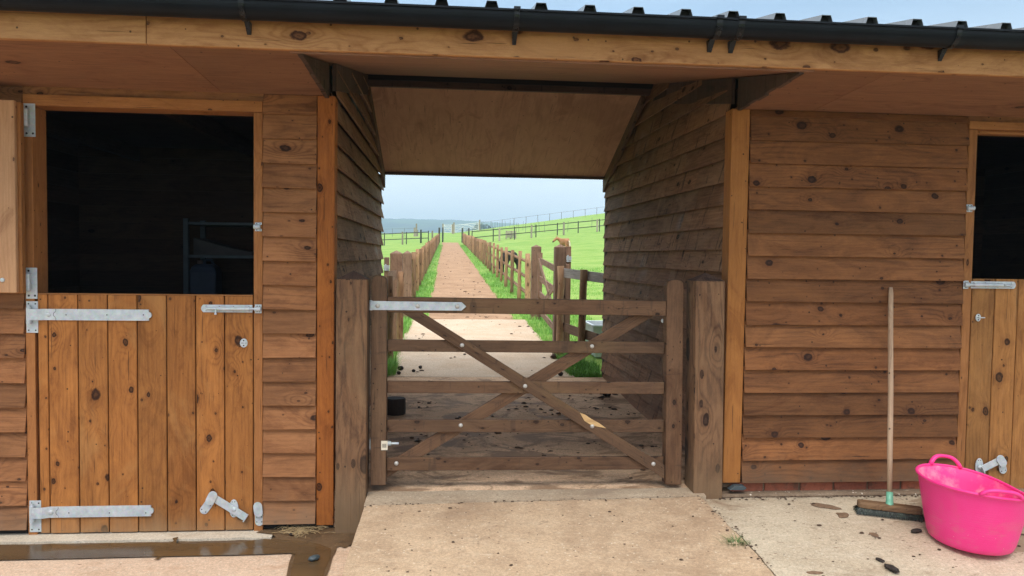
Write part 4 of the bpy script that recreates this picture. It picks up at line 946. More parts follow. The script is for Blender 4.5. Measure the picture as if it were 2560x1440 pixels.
for (x,y,s,l,sd_,f) in ((2230,1426,.026,'black elongated dung clod in front of the tub, nearest the frame edge',1,.42),(2291,1331,.020,'black oval dung clod beside the left foot of the pink tub',2,.5),(2200,1403,.014,'small dark dung crumb on a stain behind the nearest black clod',3,.5)):
    clod(x,y,rg(x,y),s,l,seed=sd_,flat=f,el=1.7)
clod(785,1401,-.192,.021,'dark stone lying in the wet mud by the ramp',seed=4,cat='stone',name='stone',mat='slate',flat=.6)
clod(727,1338,-.192,.010,'dark pebble among the straw under the left wall',seed=5,cat='stone',name='stone',mat='dung')
def gpt(px,py):
    v=ray(px,py); t=(.004-.0+.046*CAM.y-CAM.z)/(v.z-.046*v.y); return CAM+v*t
for (x,y,s,l,m) in ((1001.5,925,.030,'dark dung ball at the grass edge left of the outdoor slab','dung'),(1051,921,.022,'round dung ball on the outdoor slab, topmost of a scatter','dung'),(1034,930,.020,'small dung ball on the outdoor slab between two others','dung'),(1401,939,.032,'dark dung ball on the right part of the outdoor slab','dung'),(1386,897,.038,'brown dung lump at the foot of the near right field post','dungb'),(997,936,.024,'low flat dung lump beside the grass tuft at the left wall end','dung'),(1518,990,.04,'black dung lump at the foot of the right passage wall','dung')):
    p=gpt(x,y); clod(0,0,0,s,l,m,seed=x%7,flat=.7,el=1.1,fn=p)
for k,(x,y,sz,l) in enumerate(((2062,1266,.060,'flattened dung smear nearest the boarded wall, left of the broom'),(2105,1285,.050,'flattened dung smear just left of the broom head'),(2084,1367,.022,'small brown dung spot halfway between the weed tuft and the black clods'),(2185,1336,.030,'flat reddish brown dung smear below the broom head'),(2036,1431,.032,'flat brown dung smear at the bottom edge of the yard'))):
    clod(x,y,rg(x,y)-.001,sz*.8,l,'smear',seed=20+k,flat=.035,el=1.6,name='dung_smear',cat='dung')
# log block inside the passage
lg=gpt(985,1038); mb=MB(); N=11
ring=[(lg.x+.085*math.cos(2*math.pi*k/N)*(1+.08*(rv()-.5)),lg.y+.06+.075*math.sin(2*math.pi*k/N)*(1+.08*(rv()-.5))) for k in range(N)]
V=[Vector((a,b,lg.z-.004)) for a,b in ring]+[Vector((a,b,lg.z+.125)) for a,b in ring]
mb.mesh(V,[tuple(range(N-1,-1,-1)),tuple(range(N,2*N))]+[(k,(k+1)%N,(k+1)%N+N,k+N) for k in range(N)],lambda q:(q[2],q[0]+q[1]),.3)
tag(mb.build('log_block',M['log'],None,.006),'short dark sawn log block on the passage floor behind the gate','log')

# crumbs of mud and dung trodden about: too many to count
def crumbs(name,label,pts,mat):
    mb=MB()
    for (x,y,z,r) in pts:
        n=6; a0=rv()*6; el=1+.8*rv(); V=[]
        for lv,(k,h) in enumerate(((1.,-.1),(.85,.4),(.4,.7))):
            for q in range(n):
                t=a0+2*math.pi*q/n; rr=r*k*(.7+.6*rv()); V.append(Vector((x+rr*el*math.cos(t),y+rr*math.sin(t),z+r*h*.8)))
        F_=[(l*n+q,l*n+(q+1)%n,(l+1)*n+(q+1)%n,(l+1)*n+q) for l in range(2) for q in range(n)]+[tuple(2*n+q for q in range(n))]
        mb.mesh(V,F_,lambda q:(q[0],q[1]),rv())
    tag(mb.build(name,mat,None,smooth=True,recalc=False),label,'mud',kind='stuff')
P=[]
for _ in range(700):
    y=.15+2.8*rv()**.8; x=-.58+2.1*rv()
    if mnoise.noise(Vector((x*2.1,y*3.2,4)))+.3*(rv()-.5)<.02: continue
    P.append((x,y,gz(y)+.003,.004+.014*rv()**3))
for _ in range(60): y=3.2+4.2*rv(); x=-.5+1.7*rv(); P.append((x,y,gz(y)+.008,.004+.014*rv()**3))
for _ in range(240): y=7.6+34*rv()**1.6; x=-.28+1.3*rv(); P.append((x,y,ground(.5,y)+.022,.005+.018*rv()**3))
for _ in range(70): x=-.35+1.7*rv(); y=-.2-.7*rv(); P.append((x,y,yslope(y)+.002,.002+.006*rv()**3))
for _ in range(90): x=1.6+1.7*rv(); y=-.1-.9*rv(); P.append((x,y,r_ground(x,y)+.003,.002+.007*rv()**3))
for _ in range(110):
    u=rv(); P.append((JL.x+(JR.x-JL.x)*u,JL.y+(JR.y-JL.y)*u+random.gauss(0,.012),yslope(-.16)+.002,.0015+.004*rv()**3))
for _ in range(110):
    y=-.16-.75*rv(); x=rampx(y)[1]+random.gauss(.006,.022); P.append((x,y,yslope(y)+.001,.0015+.005*rv()**3))
for _ in range(200):
    x=1.5+1.8*rv(); y=-.065-.03*abs(random.gauss(0,1)); P.append((x,y,r_ground(x,y)+.003,.002+.006*rv()**2))
crumbs('mud_crumbs','crumbs of dried mud and dung trodden over the passage floor and path',P,M['dungb'])
# ================================================================== grass
def blade_mesh(mb,x,y,z,h,w,lean,yaw,c):
    d=Vector((math.cos(yaw),math.sin(yaw),0)); s=Vector((-d.y,d.x,0))*w; b=Vector((x,y,z))
    m=b+Vector((0,0,h*.6))+d*lean*.35; t=b+Vector((0,0,h*.95))+d*lean
    n=len(mb.v); mb.v+=[tuple(b-s),tuple(b+s),tuple(m+s*.75),tuple(m-s*.75),tuple(t)]
    mb.f+=[(n,n+1,n+2,n+3),(n+3,n+2,n+4)]; mb.uv+=[(0,0)]*7; mb.c+=[c]*7; mb.mi+=[0,0]
gm=MB()
def scatter(n,xf,ya,yb,h,hs,zoff=0.):
    for _ in range(n):
        y=ya+(yb-ya)*rv(); a,b=xf(y); x=a+(b-a)*rv(); z=ground(x,y)+zoff
        hh=h*(.5+rv())*(1+hs*mnoise.noise(Vector((x*3,y*3,2)))); blade_mesh(gm,x,y,z-.01,max(hh,.01),.0022+.0002*y,hh*(rv()*.9),rv()*6.28,min(1,max(0,.45+.35*mnoise.noise(Vector((x*1.3,y*1.3,5)))+.3*(rv()-.5))))
scatter(5200,lambda y:(-.70,-.545+.04*rv()),3.2,7.6,.07,.7)
scatter(900,lambda y:(-.66,-.50),3.15,3.6,.13,.5)
scatter(4200,lambda y:(1.235,1.52),3.2,4.4,.085,.7)
scatter(1500,lambda y:(1.22,1.56),3.15,3.55,.15,.6)
scatter(6000,lambda y:(1.20,2.3),4.4,8.5,.06,.7)
scatter(5200,lambda y:(1.0,1.75),7.5,20,.055,.8)
scatter(4500,lambda y:(-.85,-.30),7.5,20,.06,.8)
scatter(4500,lambda y:(1.0,1.9),20,60,.06,.8)
scatter(3000,lambda y:(-1.0,-.36),20,60,.06,.8)
scatter(9000,lambda y:(1.7,5.5),8.5,22,.045,.8)
scatter(2600,lambda y:(-2.6,-.8),3.6,20,.05,.8)
tag(gm.build('grass',M['blade'],None,recalc=False),'short bright green grass along the path edges','grass',kind='stuff')
def tuft(px,py,n,h,mat,label,sp=.05,z=None):
    zz=rg(px,py) if z is None else z; p=atz(px,py,zz); mb=MB()
    for _ in range(n):
        a=rv()*6.28; r=abs(random.gauss(0,sp)); x=p.x+r*math.cos(a); y=p.y+r*math.sin(a)*.5; hh=h*(.5+rv()*.8)
        blade_mesh(mb,x,y,zz-.004,hh*.5,.0013,hh*(.5+rv()*.9),a+random.gauss(0,.6),rv())
    o=mb.build('weed_tuft',mat,None,recalc=False); tag(o,label,'weed'); return o
tuft(1838,1361,130,.062,M['bladed'],'small green weed tuft growing in the crack beside the ramp',.028)
# straw wisps by the left wall
sm=MB()
for _ in range(130):
    x=690+100*rv()+random.gauss(0,12); y=1316+18*rv()**1.5; p=atz(x,y,-.190); a=random.gauss(.1,.6); L=.02+.06*rv(); dd=Vector((math.cos(a),math.sin(a),0))*L
    q=p+dd; q.z+=.012*rv(); m=(p+q)/2+Vector((0,.004*rv(),.012*rv())); sm.tube([p,m,q],.0012,4,cap=False)
for _ in range(26):
    p=atz(745+random.gauss(0,7),1338+random.gauss(0,6),-.190); a=rv()*3.14; dd=Vector((math.cos(a),math.sin(a)*.6,.3))*(.02+.02*rv()); sm.tube([p,p+dd*.5+Vector((0,0,.008)),p+dd],.0014,4,cap=False)
tag(sm.build('straw',M['straw'],None,recalc=False),'loose straw wisps swept against the left wall','straw',kind='stuff')

# ================================================================== fences and posts beyond the passage
def round_pole(mb,x,y,h,r,z=None,c=None):
    z=ground(x,y) if z is None else z; lx,ly=random.gauss(0,.012),random.gauss(0,.012)
    pts=[(x+lx*k+random.gauss(0,.004),y+ly*k,z-.05+(h+.05)*k) for k in (0,.2,.4,.6,.8,1)]
    rr=[r*(1.06-.1*k)*(1+.06*random.gauss(0,1)) for k in (0,.2,.4,.6,.8,1)]
    mb.tube(pts,rr,9,c=c)
def pole_fence(label,xf,y0,y1,step,side,railz,h,ends):
    fo=thing('pole_fence',label,'fence',(xf(y0),y0,ground(xf(y0),y0)))
    y=y0; Y=[]
    while y<=y1+.01: Y.append(y); y+=step*(1+.06*(rv()-.5))
    for y in Y:
        mb=MB(); x=xf(y); round_pole(mb,x,y,h*(1+.07*(rv()-.5)),.042*(1+.3*(rv()-.4))); mb.build('pole',M['pole'],fo,smooth=True)
    for zr in railz:
        mb=MB(); pts=[Vector((xf(y)+side*.075,y,ground(xf(y),y)+zr+.015*(rv()-.5))) for y in Y]; 
        mb.tube(pts,[.042]*len(pts),7,flat=.7); mb.build('rail',M['pole'],fo)
    for (x,y,hh,r) in ends:
        mb=MB(); round_pole(mb,x,y,hh,r); mb.build('strainer_post',M['fence'],fo,smooth=True)
    return fo
pole_fence('fence of upright round poles along the right of the sandy path',lambda y:1.43+.0014*(y-9),9.1,72,1.7,1,(.22,.52,.82),.97,[(1.50,73,1.5,.09),(2.2,74,1.4,.08)])
pole_fence('fence of upright round poles along the left of the sandy path',lambda y:-.655-.0028*(y-9),9.3,71,1.6,-1,(.22,.52,.80),.92,[(-.84,72,1.5,.09),(-.5,74,1.5,.08),(-2.7,73,1.35,.09)])
def fpost(label,x,y,w,h,zap,mat='sqpost'):
    z=ground(x,y)-.04; return square_post('field_post',label,x-w/2,x+w/2,y-w/2,y+w/2,z,z+h+.04,z+h+.04+zap,M[mat])
fpost('square pointed field post at the far end of the small side gate',at(1339.5,700,7.65).x,7.65,.145,1.145,.035)
fpost('square pointed field post nearest the passage on the right, hiding the chestnut horse',at(1399,700,4.28).x,4.28,.128,1.27,.035)
fpost('left of the two pointed posts beyond the left passage wall',at(991,700,5.15).x,5.15,.150,1.13,.04)
fpost('right of the two pointed posts beyond the left passage wall',at(1018,700,7.5).x,7.5,.130,1.02,.045)
# slim posts with galvanised bands
def bandpost(label,px,Y,w,ptop,bandpx):
    x=at(px,640,Y).x; z=ground(x,Y)-.04; zt=at(px,ptop,Y).z; o=thing('hinge_post',label,'post',(x,Y,z))
    mb=MB(); mb.box(x-w/2,x+w/2,Y-w/2,Y+w/2,z,zt,'z'); mb.build('shaft',M['sqpost'],o,.004)
    zb_=at(px,bandpx,Y).z; mb=MB(); mb.box(x-w/2-.004,x+w/2+.004,Y-w/2-.006,Y+w/2,zb_-.025,zb_+.02,'x'); mb.box(x-w/2-.01,x+w/2+.002,Y-w/2-.012,Y,zb_-.045,zb_-.033,'x'); mb.tube([(x-.01,Y-w/2-.012,zb_-.05),(x-.01,Y-w/2-.012,zb_+.035)],.009,8)
    mb.build('hinge_band',M['galv'],o,.001); return o
bandpost('slim brown post with a galvanised band, right of the near field post',1420.5,4.75,.062,616,645)
bandpost('slim brown post with a galvanised band, at the edge of the left passage wall',967,5.4,.062,643,667)
# small side gate seen nearly edge-on between the two right field posts
sg=thing('side_gate','small timber gate seen end-on between the two right field posts','gate',(1.36,6,.3))
def sgp(y): return 1.355+(1.41-1.355)*(y-4.5)/3.
ya,yb_=4.55,7.45
for y in (ya,yb_):
    mb=MB(); x=sgp(y)+.03; z=ground(x,y); mb.box(x-.035,x+.035,y-.04,y+.04,z+.06,z+1.06,'z'); mb.build('stile',M['sqpost'],sg,.003)
for zr in (.12,.38,.62,.90):
    mb=MB(); a,b=(sgp(ya)+.03,ya+.04),(sgp(yb_)+.03,yb_-.04); z0=ground(*a)+zr; z1=ground(*b)+zr; h=.085
    mb.hexa([(a[0]-.012,a[1],z0),(a[0]+.012,a[1],z0),(a[0]+.012,a[1],z0+h),(a[0]-.012,a[1],z0+h),(b[0]-.012,b[1],z1),(b[0]+.012,b[1],z1),(b[0]+.012,b[1],z1+h),(b[0]-.012,b[1],z1+h)]); mb.build('rail',M['sqpost'],sg,.002)
for s_ in (0,1):
    mb=MB(); a=(sgp(ya)+.008,ya+.05); b=(sgp(yb_)+.008,yb_-.05); h0,h1=(.9,.14) if s_ else (.14,.9); z0=ground(*a)+h0; z1=ground(*b)+h1
    mb.hexa([(a[0]-.009,a[1],z0),(a[0]+.009,a[1],z0),(a[0]+.009,a[1],z0+.08),(a[0]-.009,a[1],z0+.08),(b[0]-.009,b[1],z1),(b[0]+.009,b[1],z1),(b[0]+.009,b[1],z1+.08),(b[0]-.009,b[1],z1+.08)]); mb.build('brace',M['sqpost'],sg,.002)
# short rail fences joining the stable's back corners
def shortfence(label,poles,rails,rm,railmat):
    o=thing('rail_fence',label,'fence',(poles[0][0],poles[0][1],ground(poles[0][0],poles[0][1])))
    for x,y,zt,r in poles:
        mb=MB(); z=ground(x,y); round_pole(mb,x,y,zt-z,r,z); mb.build('pole',M['pole'],o,smooth=True)
    for (a,b,mt) in rails:
        a=Vector(a);b=Vector(b); mb=MB(); h=.105; mb.hexa([a+Vector((0,-.014,0)),a+Vector((0,.014,0)),a+Vector((0,.014,h)),a+Vector((0,-.014,h)),b+Vector((0,-.014,0)),b+Vector((0,.014,0)),b+Vector((0,.014,h)),b+Vector((0,-.014,h))]); mb.build('rail',M[mt],o,.003)
    return o
p1=at(1402.5,665,4.12); p2=at(1456,674,3.72); e2=at(1512,684,3.34)
q1=at(1411,670,4.15)
shortfence('short fence with a weathered grey top rail joining the right back corner of the stable',[(p1.x,4.12,p1.z,.040),(p2.x,3.72,p2.z,.040)],[((p1.x+.01,4.17,at(1411,693,4.17).z),(e2.x+.03,3.40,at(1510,709,3.4).z),'grey'),((p1.x+.01,4.17,.50),(e2.x+.03,3.40,.42),'sqpost')],0,0)
p3=at(974.5,690,3.76); p4=at(998,679,4.75)
shortfence('short pole fence joining the left back corner of the stable',[(p3.x,3.76,p3.z,.036),(p4.x,4.75,p4.z,.038)],[((p3.x-.02,3.80,at(978,702,3.8).z),(p4.x-.03,4.75,at(992,698,4.75).z),'sqpost'),((p3.x-.02,3.80,.62),(p4.x-.03,4.75,.66),'sqpost')],0,0)
# water trough behind the right corner
M['trough']=plain('trough_zinc',(.66,.74,.80,1),.5,.0,.12,12.,.4)
tr=thing('water_trough','galvanised water trough showing past the right end of the passage','trough',(2.2,4.55,.2))
mb=MB(); x0,x1,y0,y1,zg_,zt=1.655,2.85,4.2,4.8,.19,.545
def ringv(ins,z): return [Vector((x0+ins,y0+ins,z)),Vector((x1-ins,y0+ins,z)),Vector((x1-ins,y1-ins,z)),Vector((x0+ins,y1-ins,z))]
V=ringv(.04,zg_)+ringv(0,zt)+ringv(-.012,zt)+ringv(-.012,zt+.02)+ringv(.018,zt+.02)+ringv(.05,zg_+.03)
Fc=[(3,2,1,0)]+[(r*4+k,r*4+(k+1)%4,(r+1)*4+(k+1)%4,(r+1)*4+k) for r in range(5) for k in range(4)]+[(20,21,22,23)]
mb.mesh(V,Fc,lambda q:(q[0],q[2]),.5); mb.build('tank',M['trough'],tr,.003)
mb=MB(); mb.face(ringv(.03,zt-.06),[(0,0)]*4,.5); mb.build('water',plain('trough_water',(.05,.07,.06,1),.05,0,.1,4),tr)

# ---- far post-and-rail fences
def rail_fence(label,pts,pale,zr,name='post_and_rail_fence'):
    """pts: list of (x,y) posts"""
    o=thing(name,label,'fence',(pts[0][0],pts[0][1],ground(*pts[0])))
    for x,y in pts:
        mb=MB(); z=ground(x,y); mb.box(x-.045,x+.045,y-.04,y+.04,z-.1,z+1.18+.05*rv(),'z'); mb.build('post',M['fence'],o)
    for x,y in pale:
        mb=MB(); z=ground(x,y-.5); mb.box(x-.08,x+.08,y-.58,y-.44,z-.1,z+1.2+.1*rv(),'z'); p=mb.build('post',M['palepost'],o); p['label']='pale weathered post'
    for zz in zr:
        mb=MB(); P=[Vector((x,y-.05,ground(x,y)+zz+.02*(rv()-.5))) for x,y in pts]
        for a,b in zip(P,P[1:]):
            h=.075; mb.hexa([a+Vector((0,-.02,0)),a+Vector((0,.02,0)),a+Vector((0,.02,h)),a+Vector((0,-.02,h)),b+Vector((0,-.02,0)),b+Vector((0,.02,0)),b+Vector((0,.02,h)),b+Vector((0,-.02,h))])
        mb.build('rail',M['fence'],o)
    return o
def fx(px,Y): return at(px,600,Y).x
rail_fence('dark two rail fence crossing the pasture right of the path',[(fx(px,65+.012*(px-1180)),65+.012*(px-1180)) for px in (1180,1233,1286,1339.6,1393,1445,1498,1552,1605)],[(fx(px,65+.012*(px-1180)),65+.012*(px-1180)) for px in (1247.5,1327,1407,1490)],(.50,1.05))
rail_fence('dark two rail fence crossing the pasture left of the path',[(fx(px,68),68.) for px in (850,907,961,1016,1071)],[(fx(1007,68),68.),(fx(1081,69),69.)],(.50,1.05))
# wire fence on the ridge
wf=thing('wire_fence','thin wire fence along the skyline right of the white gates','fence',(5,122,5.5))
WP=[(fx(px,119.),119.) for px in (1203,1227,1255,1285,1314.6,1344,1373,1402.5,1432,1462,1490.6,1520,1550)]
for x,y in WP:
    mb=MB(); z=ground(x,y); mb.tube([(x,y,z-.1),(x+random.gauss(0,.02),y,z+1.28)],.035,6); mb.build('stake',M['wire'],wf)
for zz in (1.24,):
    mb=MB(); mb.tube([(x,y,ground(x,y)+zz) for x,y in WP],.018,5); mb.build('wire',M['wire'],wf)
wl=thing('wire_fence','faint thin wire fence at the field edge below the blue hills, left of the path','fence',(-8,100,3))
WP=[(fx(px,100.),100.) for px in (930,955,981,1011,1038)]
for x,y in WP:
    mb=MB(); z=ground(x,y); mb.tube([(x,y,z-.1),(x,y,z+1.15)],.022,6); mb.build('stake',M['wire'],wl)
mb=MB(); mb.tube([(x,y,ground(x,y)+1.1) for x,y in WP],.012,5); mb.build('wire',M['wire'],wl)
# pale end posts by the left wire fence
x=fx(1041,99.); z=ground(x,99.); o=thing('stacked_posts','pale stack of posts standing at the end of the faint left wire fence','posts',(x,99,z))
mb=MB(); mb.box(x-.1,x+.1,98.9,99.1,z-.1,z+1.75,'z'); mb.build('tall_post',M['palepost'],o)
mb=MB(); mb.box(x-.38,x-.12,98.9,99.1,z-.1,z+1.2,'z'); mb.box(x+.12,x+.24,98.9,99.1,z-.1,z+.9,'z'); mb.build('short_post',M['palepost'],o)
# white gates on the rise
def fgate(label,pxa,pxb,Y,h,postA,postB,cross):
    xa,xb=fx(pxa,Y),fx(pxb,Y); o=thing('white_gate',label,'gate',((xa+xb)/2,Y,ground((xa+xb)/2,Y)))
    for x,hh,w in ((xa,postA,.11),(xb,postB,.11)):
        mb=MB(); z=ground(x,Y); mb.box(x-w,x+w,Y-.1,Y+.1,z-.1,z+hh,'z'); mb.build('gate_post',M['palepost'],o)
    a,b=xa+.16,xb-.16; za,zb_=ground(a,Y),ground(b,Y)
    for k in range(5):
        zz=.22+(h-.22)*(k/4)**.9; mb=MB(); t=.026 if k<4 else .045
        mb.hexa([(a,Y-.02,za+zz-t),(a,Y+.02,za+zz-t),(a,Y+.02,za+zz+t),(a,Y-.02,za+zz+t),(b,Y-.02,zb_+zz-t),(b,Y+.02,zb_+zz-t),(b,Y+.02,zb_+zz+t),(b,Y-.02,zb_+zz+t)]); mb.build('bar',M['white'],o)
    mb=MB(); mb.box(a-.04,a+.04,Y-.03,Y+.03,za+.15,za+h+.1,'z'); mb.box(b-.04,b+.04,Y-.03,Y+.03,zb_+.15,zb_+h+.06,'z'); mb.build('stile',M['white'],o)
    m=(a+b)/2; zm=ground(m,Y)
    for p,q in (((a,za+.2),(m,zm+h)),((m,zm+h),(b,zb_+.2))) if cross else (((a,za+h),(b,zb_+.2)),((a,za+.2),(b,zb_+h))):
        mb=MB(); mb.hexa([(p[0],Y-.05,p[1]-.03),(p[0],Y-.02,p[1]-.03),(p[0],Y-.02,p[1]+.03),(p[0],Y-.05,p[1]+.03),(q[0],Y-.05,q[1]-.03),(q[0],Y-.02,q[1]-.03),(q[0],Y-.02,q[1]+.03),(q[0],Y-.05,q[1]+.03)]); mb.build('brace',M['white'],o)
    return o
fgate('small white bridle gate on the rise beyond the path end',1107,1131,112.,1.35,1.55,1.5,False)
fgate('wide white field gate on the rise between tall posts',1134.5,1198.5,114.,1.3,1.75,1.75,True)
# thin stakes in the right pasture
for i,(px,Y) in enumerate(((1291,92),(1297,88),(1307,94),(1314,84),(1326,80),(1336,78),(1348,82),(1361,80),(1419,76),(1479,80),(1231,112),(1237,112),(1243,112),(1249,112),(1263,112),(1274,112),(1282,112))):
    x=fx(px,Y); z=ground(x,Y); mb=MB(); mb.tube([(x,Y,z-.1),(x+random.gauss(0,.04),Y,z+1.15)],.02,6)
    tag(mb.build('fence_stake',M['wire'],None),'thin grey electric fence stake standing in the right pasture','stake','thin stakes in the right pasture')
# slatted pallet crate behind the right rail fence
x=fx(1277,71); z=ground(x,71.); pc=thing('slatted_crate','pale slatted crate standing behind the dark rail fence','crate',(x,71,z))
for k in range(4):
    mb=MB(); mb.box(x-.5,x+.5,70.6,70.63,z+.12+k*.17,z+.23+k*.17,'x'); mb.box(x-.5,x+.5,71.37,71.4,z+.12+k*.17,z+.23+k*.17,'x'); mb.box(x-.52,x-.49,70.6,71.4,z+.12+k*.17,z+.23+k*.17,'y'); mb.box(x+.49,x+.52,70.6,71.4,z+.12+k*.17,z+.23+k*.17,'y'); mb.build('slat_course',M['palepost'],pc)
for a in (-.46,0,.46):
    mb=MB(); mb.box(x+a-.05,x+a+.05,70.55,71.45,z,z+.11,'y'); mb.box(x+a-.04,x+a+.04,70.57,70.598,z+.11,z+.78,'z'); mb.build('runner',M['palepost'],pc)

# ---- far trees behind the crest
tm=MB()
for i in range(2600):
    k=random.choice(((0,1.),(6,.8),(-6,.7),(12,.55),(-12,.5),(18,.4),(-17,.35))); a=rv()*6.28; b=math.acos(1-2*rv()); r=5.*k[1]*(rv()**.4)
    c=Vector((19.5+k[0]+r*math.cos(a)*math.sin(b)*1.1,430+r*math.sin(a)*math.sin(b),11.5+8*k[1]*.9+r*math.cos(b)*.9-3)); s=.55+.5*rv()
    e=Vector((random.gauss(0,1),random.gauss(0,1),random.gauss(0,1))).normalized(); g=e.cross(Vector((rv(),rv(),1))).normalized(); e2=e.cross(g)
    tm.face([c+g*s,c+e2*s,c-g*s,c-e2*s],[(0,0)]*4,rv())
tag(tm.build('far_woods',blades('wood_leaf',(.03,.07,.025,1),(.05,.1,.035,1),(.09,.15,.05,1)),None,recalc=False),'dim clump of trees behind the wide white gate','trees',kind='stuff')

# ================================================================== horses
def skin(name,verts,edges,mat,parent,sub=2,root=0):
    o0=origin(parent); me=bpy.data.meshes.new(name); me.from_pydata([(Vector(v[0])-o0) for v in verts],edges,[]); o=bpy.data.objects.new(name,me); COL.objects.link(o); o.parent=parent
    m=o.modifiers.new('skin','SKIN'); sv=me.skin_vertices[0].data
    for i,v in enumerate(verts): sv[i].radius=v[1] if hasattr(v[1],'__len__') else (v[1],v[1]); sv[i].use_root=(i==root)
    m.use_smooth_shade=True; s=o.modifiers.new('sub','SUBSURF'); s.levels=s.render_levels=sub; me.materials.append(mat)
    return o
def horse(label,x,y,heading,H,mat,mane,graze,name='horse'):
    """H withers height; heading = direction the chest points"""
    z=ground(x,y); o=thing(name,label,'horse',(x,y,z)); s=H/1.5
    f=Vector((math.cos(heading),math.sin(heading),0)); l=Vector((-f.y,f.x,0))
    def P(a,b,c): return Vector((x,y,z))+f*a*s+l*b*s+Vector((0,0,c*s))
    V=[];E=[]
    def add(p,r,par=None):
        V.append((p,(r*s,r*s) if not hasattr(r,'__len__') else (r[0]*s,r[1]*s))); 
        if par is not None: E.append((par,len(V)-1))
        return len(V)-1
    hip=add(P(-.55,0,1.17),.27); mid=add(P(-.05,0,1.12),.30,hip); ch=add(P(.45,0,1.13),.28,mid); bu=add(P(-.74,0,1.10),.17,hip)
    if graze:
        n1=add(P(.74,0,1.05),.19,ch); n2=add(P(1.0,.02,.72),.13,n1); n3=add(P(1.12,.03,.46),.10,n2); hd=add(P(1.18,.03,.30),.105,n3); mz=add(P(1.22,.03,.10),.065,hd)
    else:
        n1=add(P(.62,.07,1.28),.19,ch); n2=add(P(.72,.24,1.40),.165,n1); n3=add(P(.75,.36,1.44),.14,n2); hd=add(P(.75,.48,1.38),.135,n3); mz=add(P(.74,.76,1.13),.085,hd)
    for sx,b in ((.42,.15),(.42,-.15)):
        a=add(P(sx,b,.86),.12,ch); k=add(P(sx+.03,b,.46),.062,a); q=add(P(sx+.01,b,.12),.042,k); add(P(sx+.05,b,.02),.058,q)
    for sx,b in ((-.58,.15),(-.58,-.15)):
        a=add(P(sx+.06,b,.86),.15,hip); k=add(P(sx-.14,b,.50),.065,a); q=add(P(sx-.10,b,.13),.043,k); add(P(sx-.05,b,.02),.06,q)
    skin('body',V,E,mat,o,2,1)
    # ears, mane, tail, muzzle
    hp=V[n3][0]; mb=MB()
    for sgn in (-1,1):
        e=hp+l*.05*sgn*s+Vector((0,0,.09*s)); mb.tube([e,e+Vector((0,0,.07*s)),e+Vector((0,0,.14*s))+f*.01],[.03*s,.025*s,.006*s],6)
    mb.build('ear',mat,o,smooth=True)
    mb=MB(); pp=[V[i][0] for i in (n3,n2,n1)]; up=Vector((0,0,1))
    mb.tube([p+(up*.11 if not graze else f*.06+up*.1)*s for p in pp]+[P(.42,0,1.42)],[.05*s,.07*s,.07*s,.02*s],7,flat=.5); mb.build('mane',mane,o,smooth=True)
    mb=MB(); mb.tube([P(-.80,0,1.22),P(-.93,0,1.05),P(-.97,0,.7),P(-.95,0,.38)],[.04*s,.07*s,.08*s,.02*s],8); mb.build('tail',mane,o,smooth=True)
    p=V[mz][0]; d=(V[mz][0]-V[hd][0]).normalized(); mb=MB(); mb.tube([p-d*.03*s,p+d*.03*s,p+d*.075*s],[.068*s,.066*s,.03*s],10); mb.build('muzzle',M['muzzle'],o,smooth=True)
    return o
hx=fx(1411,33.)
horse('chestnut horse with flaxen mane looking left behind the near field post',hx,33.,R(112),.82,M['chestnut'],M['flaxen'],False)
horse('black pony grazing behind the poles right of the path',fx(1275,19.7),19.9,R(232),.76,M['black'],M['black'],True,'pony')

# ================================================================== inside the left stable: rack with can
rk=thing('storage_rack','dark steel rack of shelves in the gloom inside the left stable','shelf rack',(-1.1,2.5,-.2))
Yr=2.55; xl=at(466,640,Yr).x; xr=-.80; 
for X in (xl,xr):
    for Y in (Yr,3.0): mb=MB(); mb.box(X-.02,X+.02,Y-.02,Y+.02,-.2,1.62,'z'); mb.build('upright',M['rack'],rk,.001)
for py in (556,638,780):
    zz=at(560,py,Yr).z; mb=MB(); mb.box(xl+.021,xr-.021,Yr-.015,3.0,zz-.025,zz,'x'); mb.build('shelf',M['rack'],rk,.002)
zz=at(560,780,Yr).z; jx=at(508,700,2.65).x
jc=thing('jerrycan','dark blue plastic jerrycan on the rack inside the left stable','jerrycan',(jx,2.72,zz))
mb=MB(); h=at(508,660,2.62).z-zz; w=.115
V=[]; 
for z_,k in ((0,.94),(.02,1),(h*.82,1),(h*.93,.86),(h,.6)):
    V+=[Vector((jx-w*k,2.62+.1*(1-k),zz+z_)),Vector((jx+w*k,2.62+.1*(1-k),zz+z_)),Vector((jx+w*k,2.82-.1*(1-k),zz+z_)),Vector((jx-w*k,2.82-.1*(1-k),zz+z_))]
mb.mesh(V,[(3,2,1,0)]+[(r*4+k,r*4+(k+1)%4,(r+1)*4+(k+1)%4,(r+1)*4+k) for r in range(4) for k in range(4)]+[(16,17,18,19)],lambda q:(q[0],q[2]),.5); mb.build('can_body',M['jerry'],jc,.015,seg=2)
mb=MB(); mb.tube([(jx-.05,2.72,zz+h*.95),(jx-.05,2.72,zz+h+.03)],.024,12); mb.build('cap',M['jerryc'],jc)
mb=MB(); mb.tube([(jx-.01,2.72,zz+h),(jx+.0,2.72,zz+h+.035),(jx+.05,2.72,zz+h+.035),(jx+.08,2.72,zz+h*.93)],.012,8); mb.build('grip',M['jerry'],jc)
zz=at(560,638,Yr).z; a=xl+.05
fs=MB(); N=14
for i in range(N):
    u0,u1=i/N,(i+1)/N; f=lambda u:.03+.12*(1-u)**1.3
    fs.hexa([(a+.5*u0,2.58,zz+.002),(a+.5*u0,2.9,zz+.002),(a+.5*u0,2.9,zz+f(u0)),(a+.5*u0,2.58,zz+f(u0)),(a+.5*u1,2.58,zz+.002),(a+.5*u1,2.9,zz+.002),(a+.5*u1,2.9,zz+f(u1)),(a+.5*u1,2.58,zz+f(u1))])
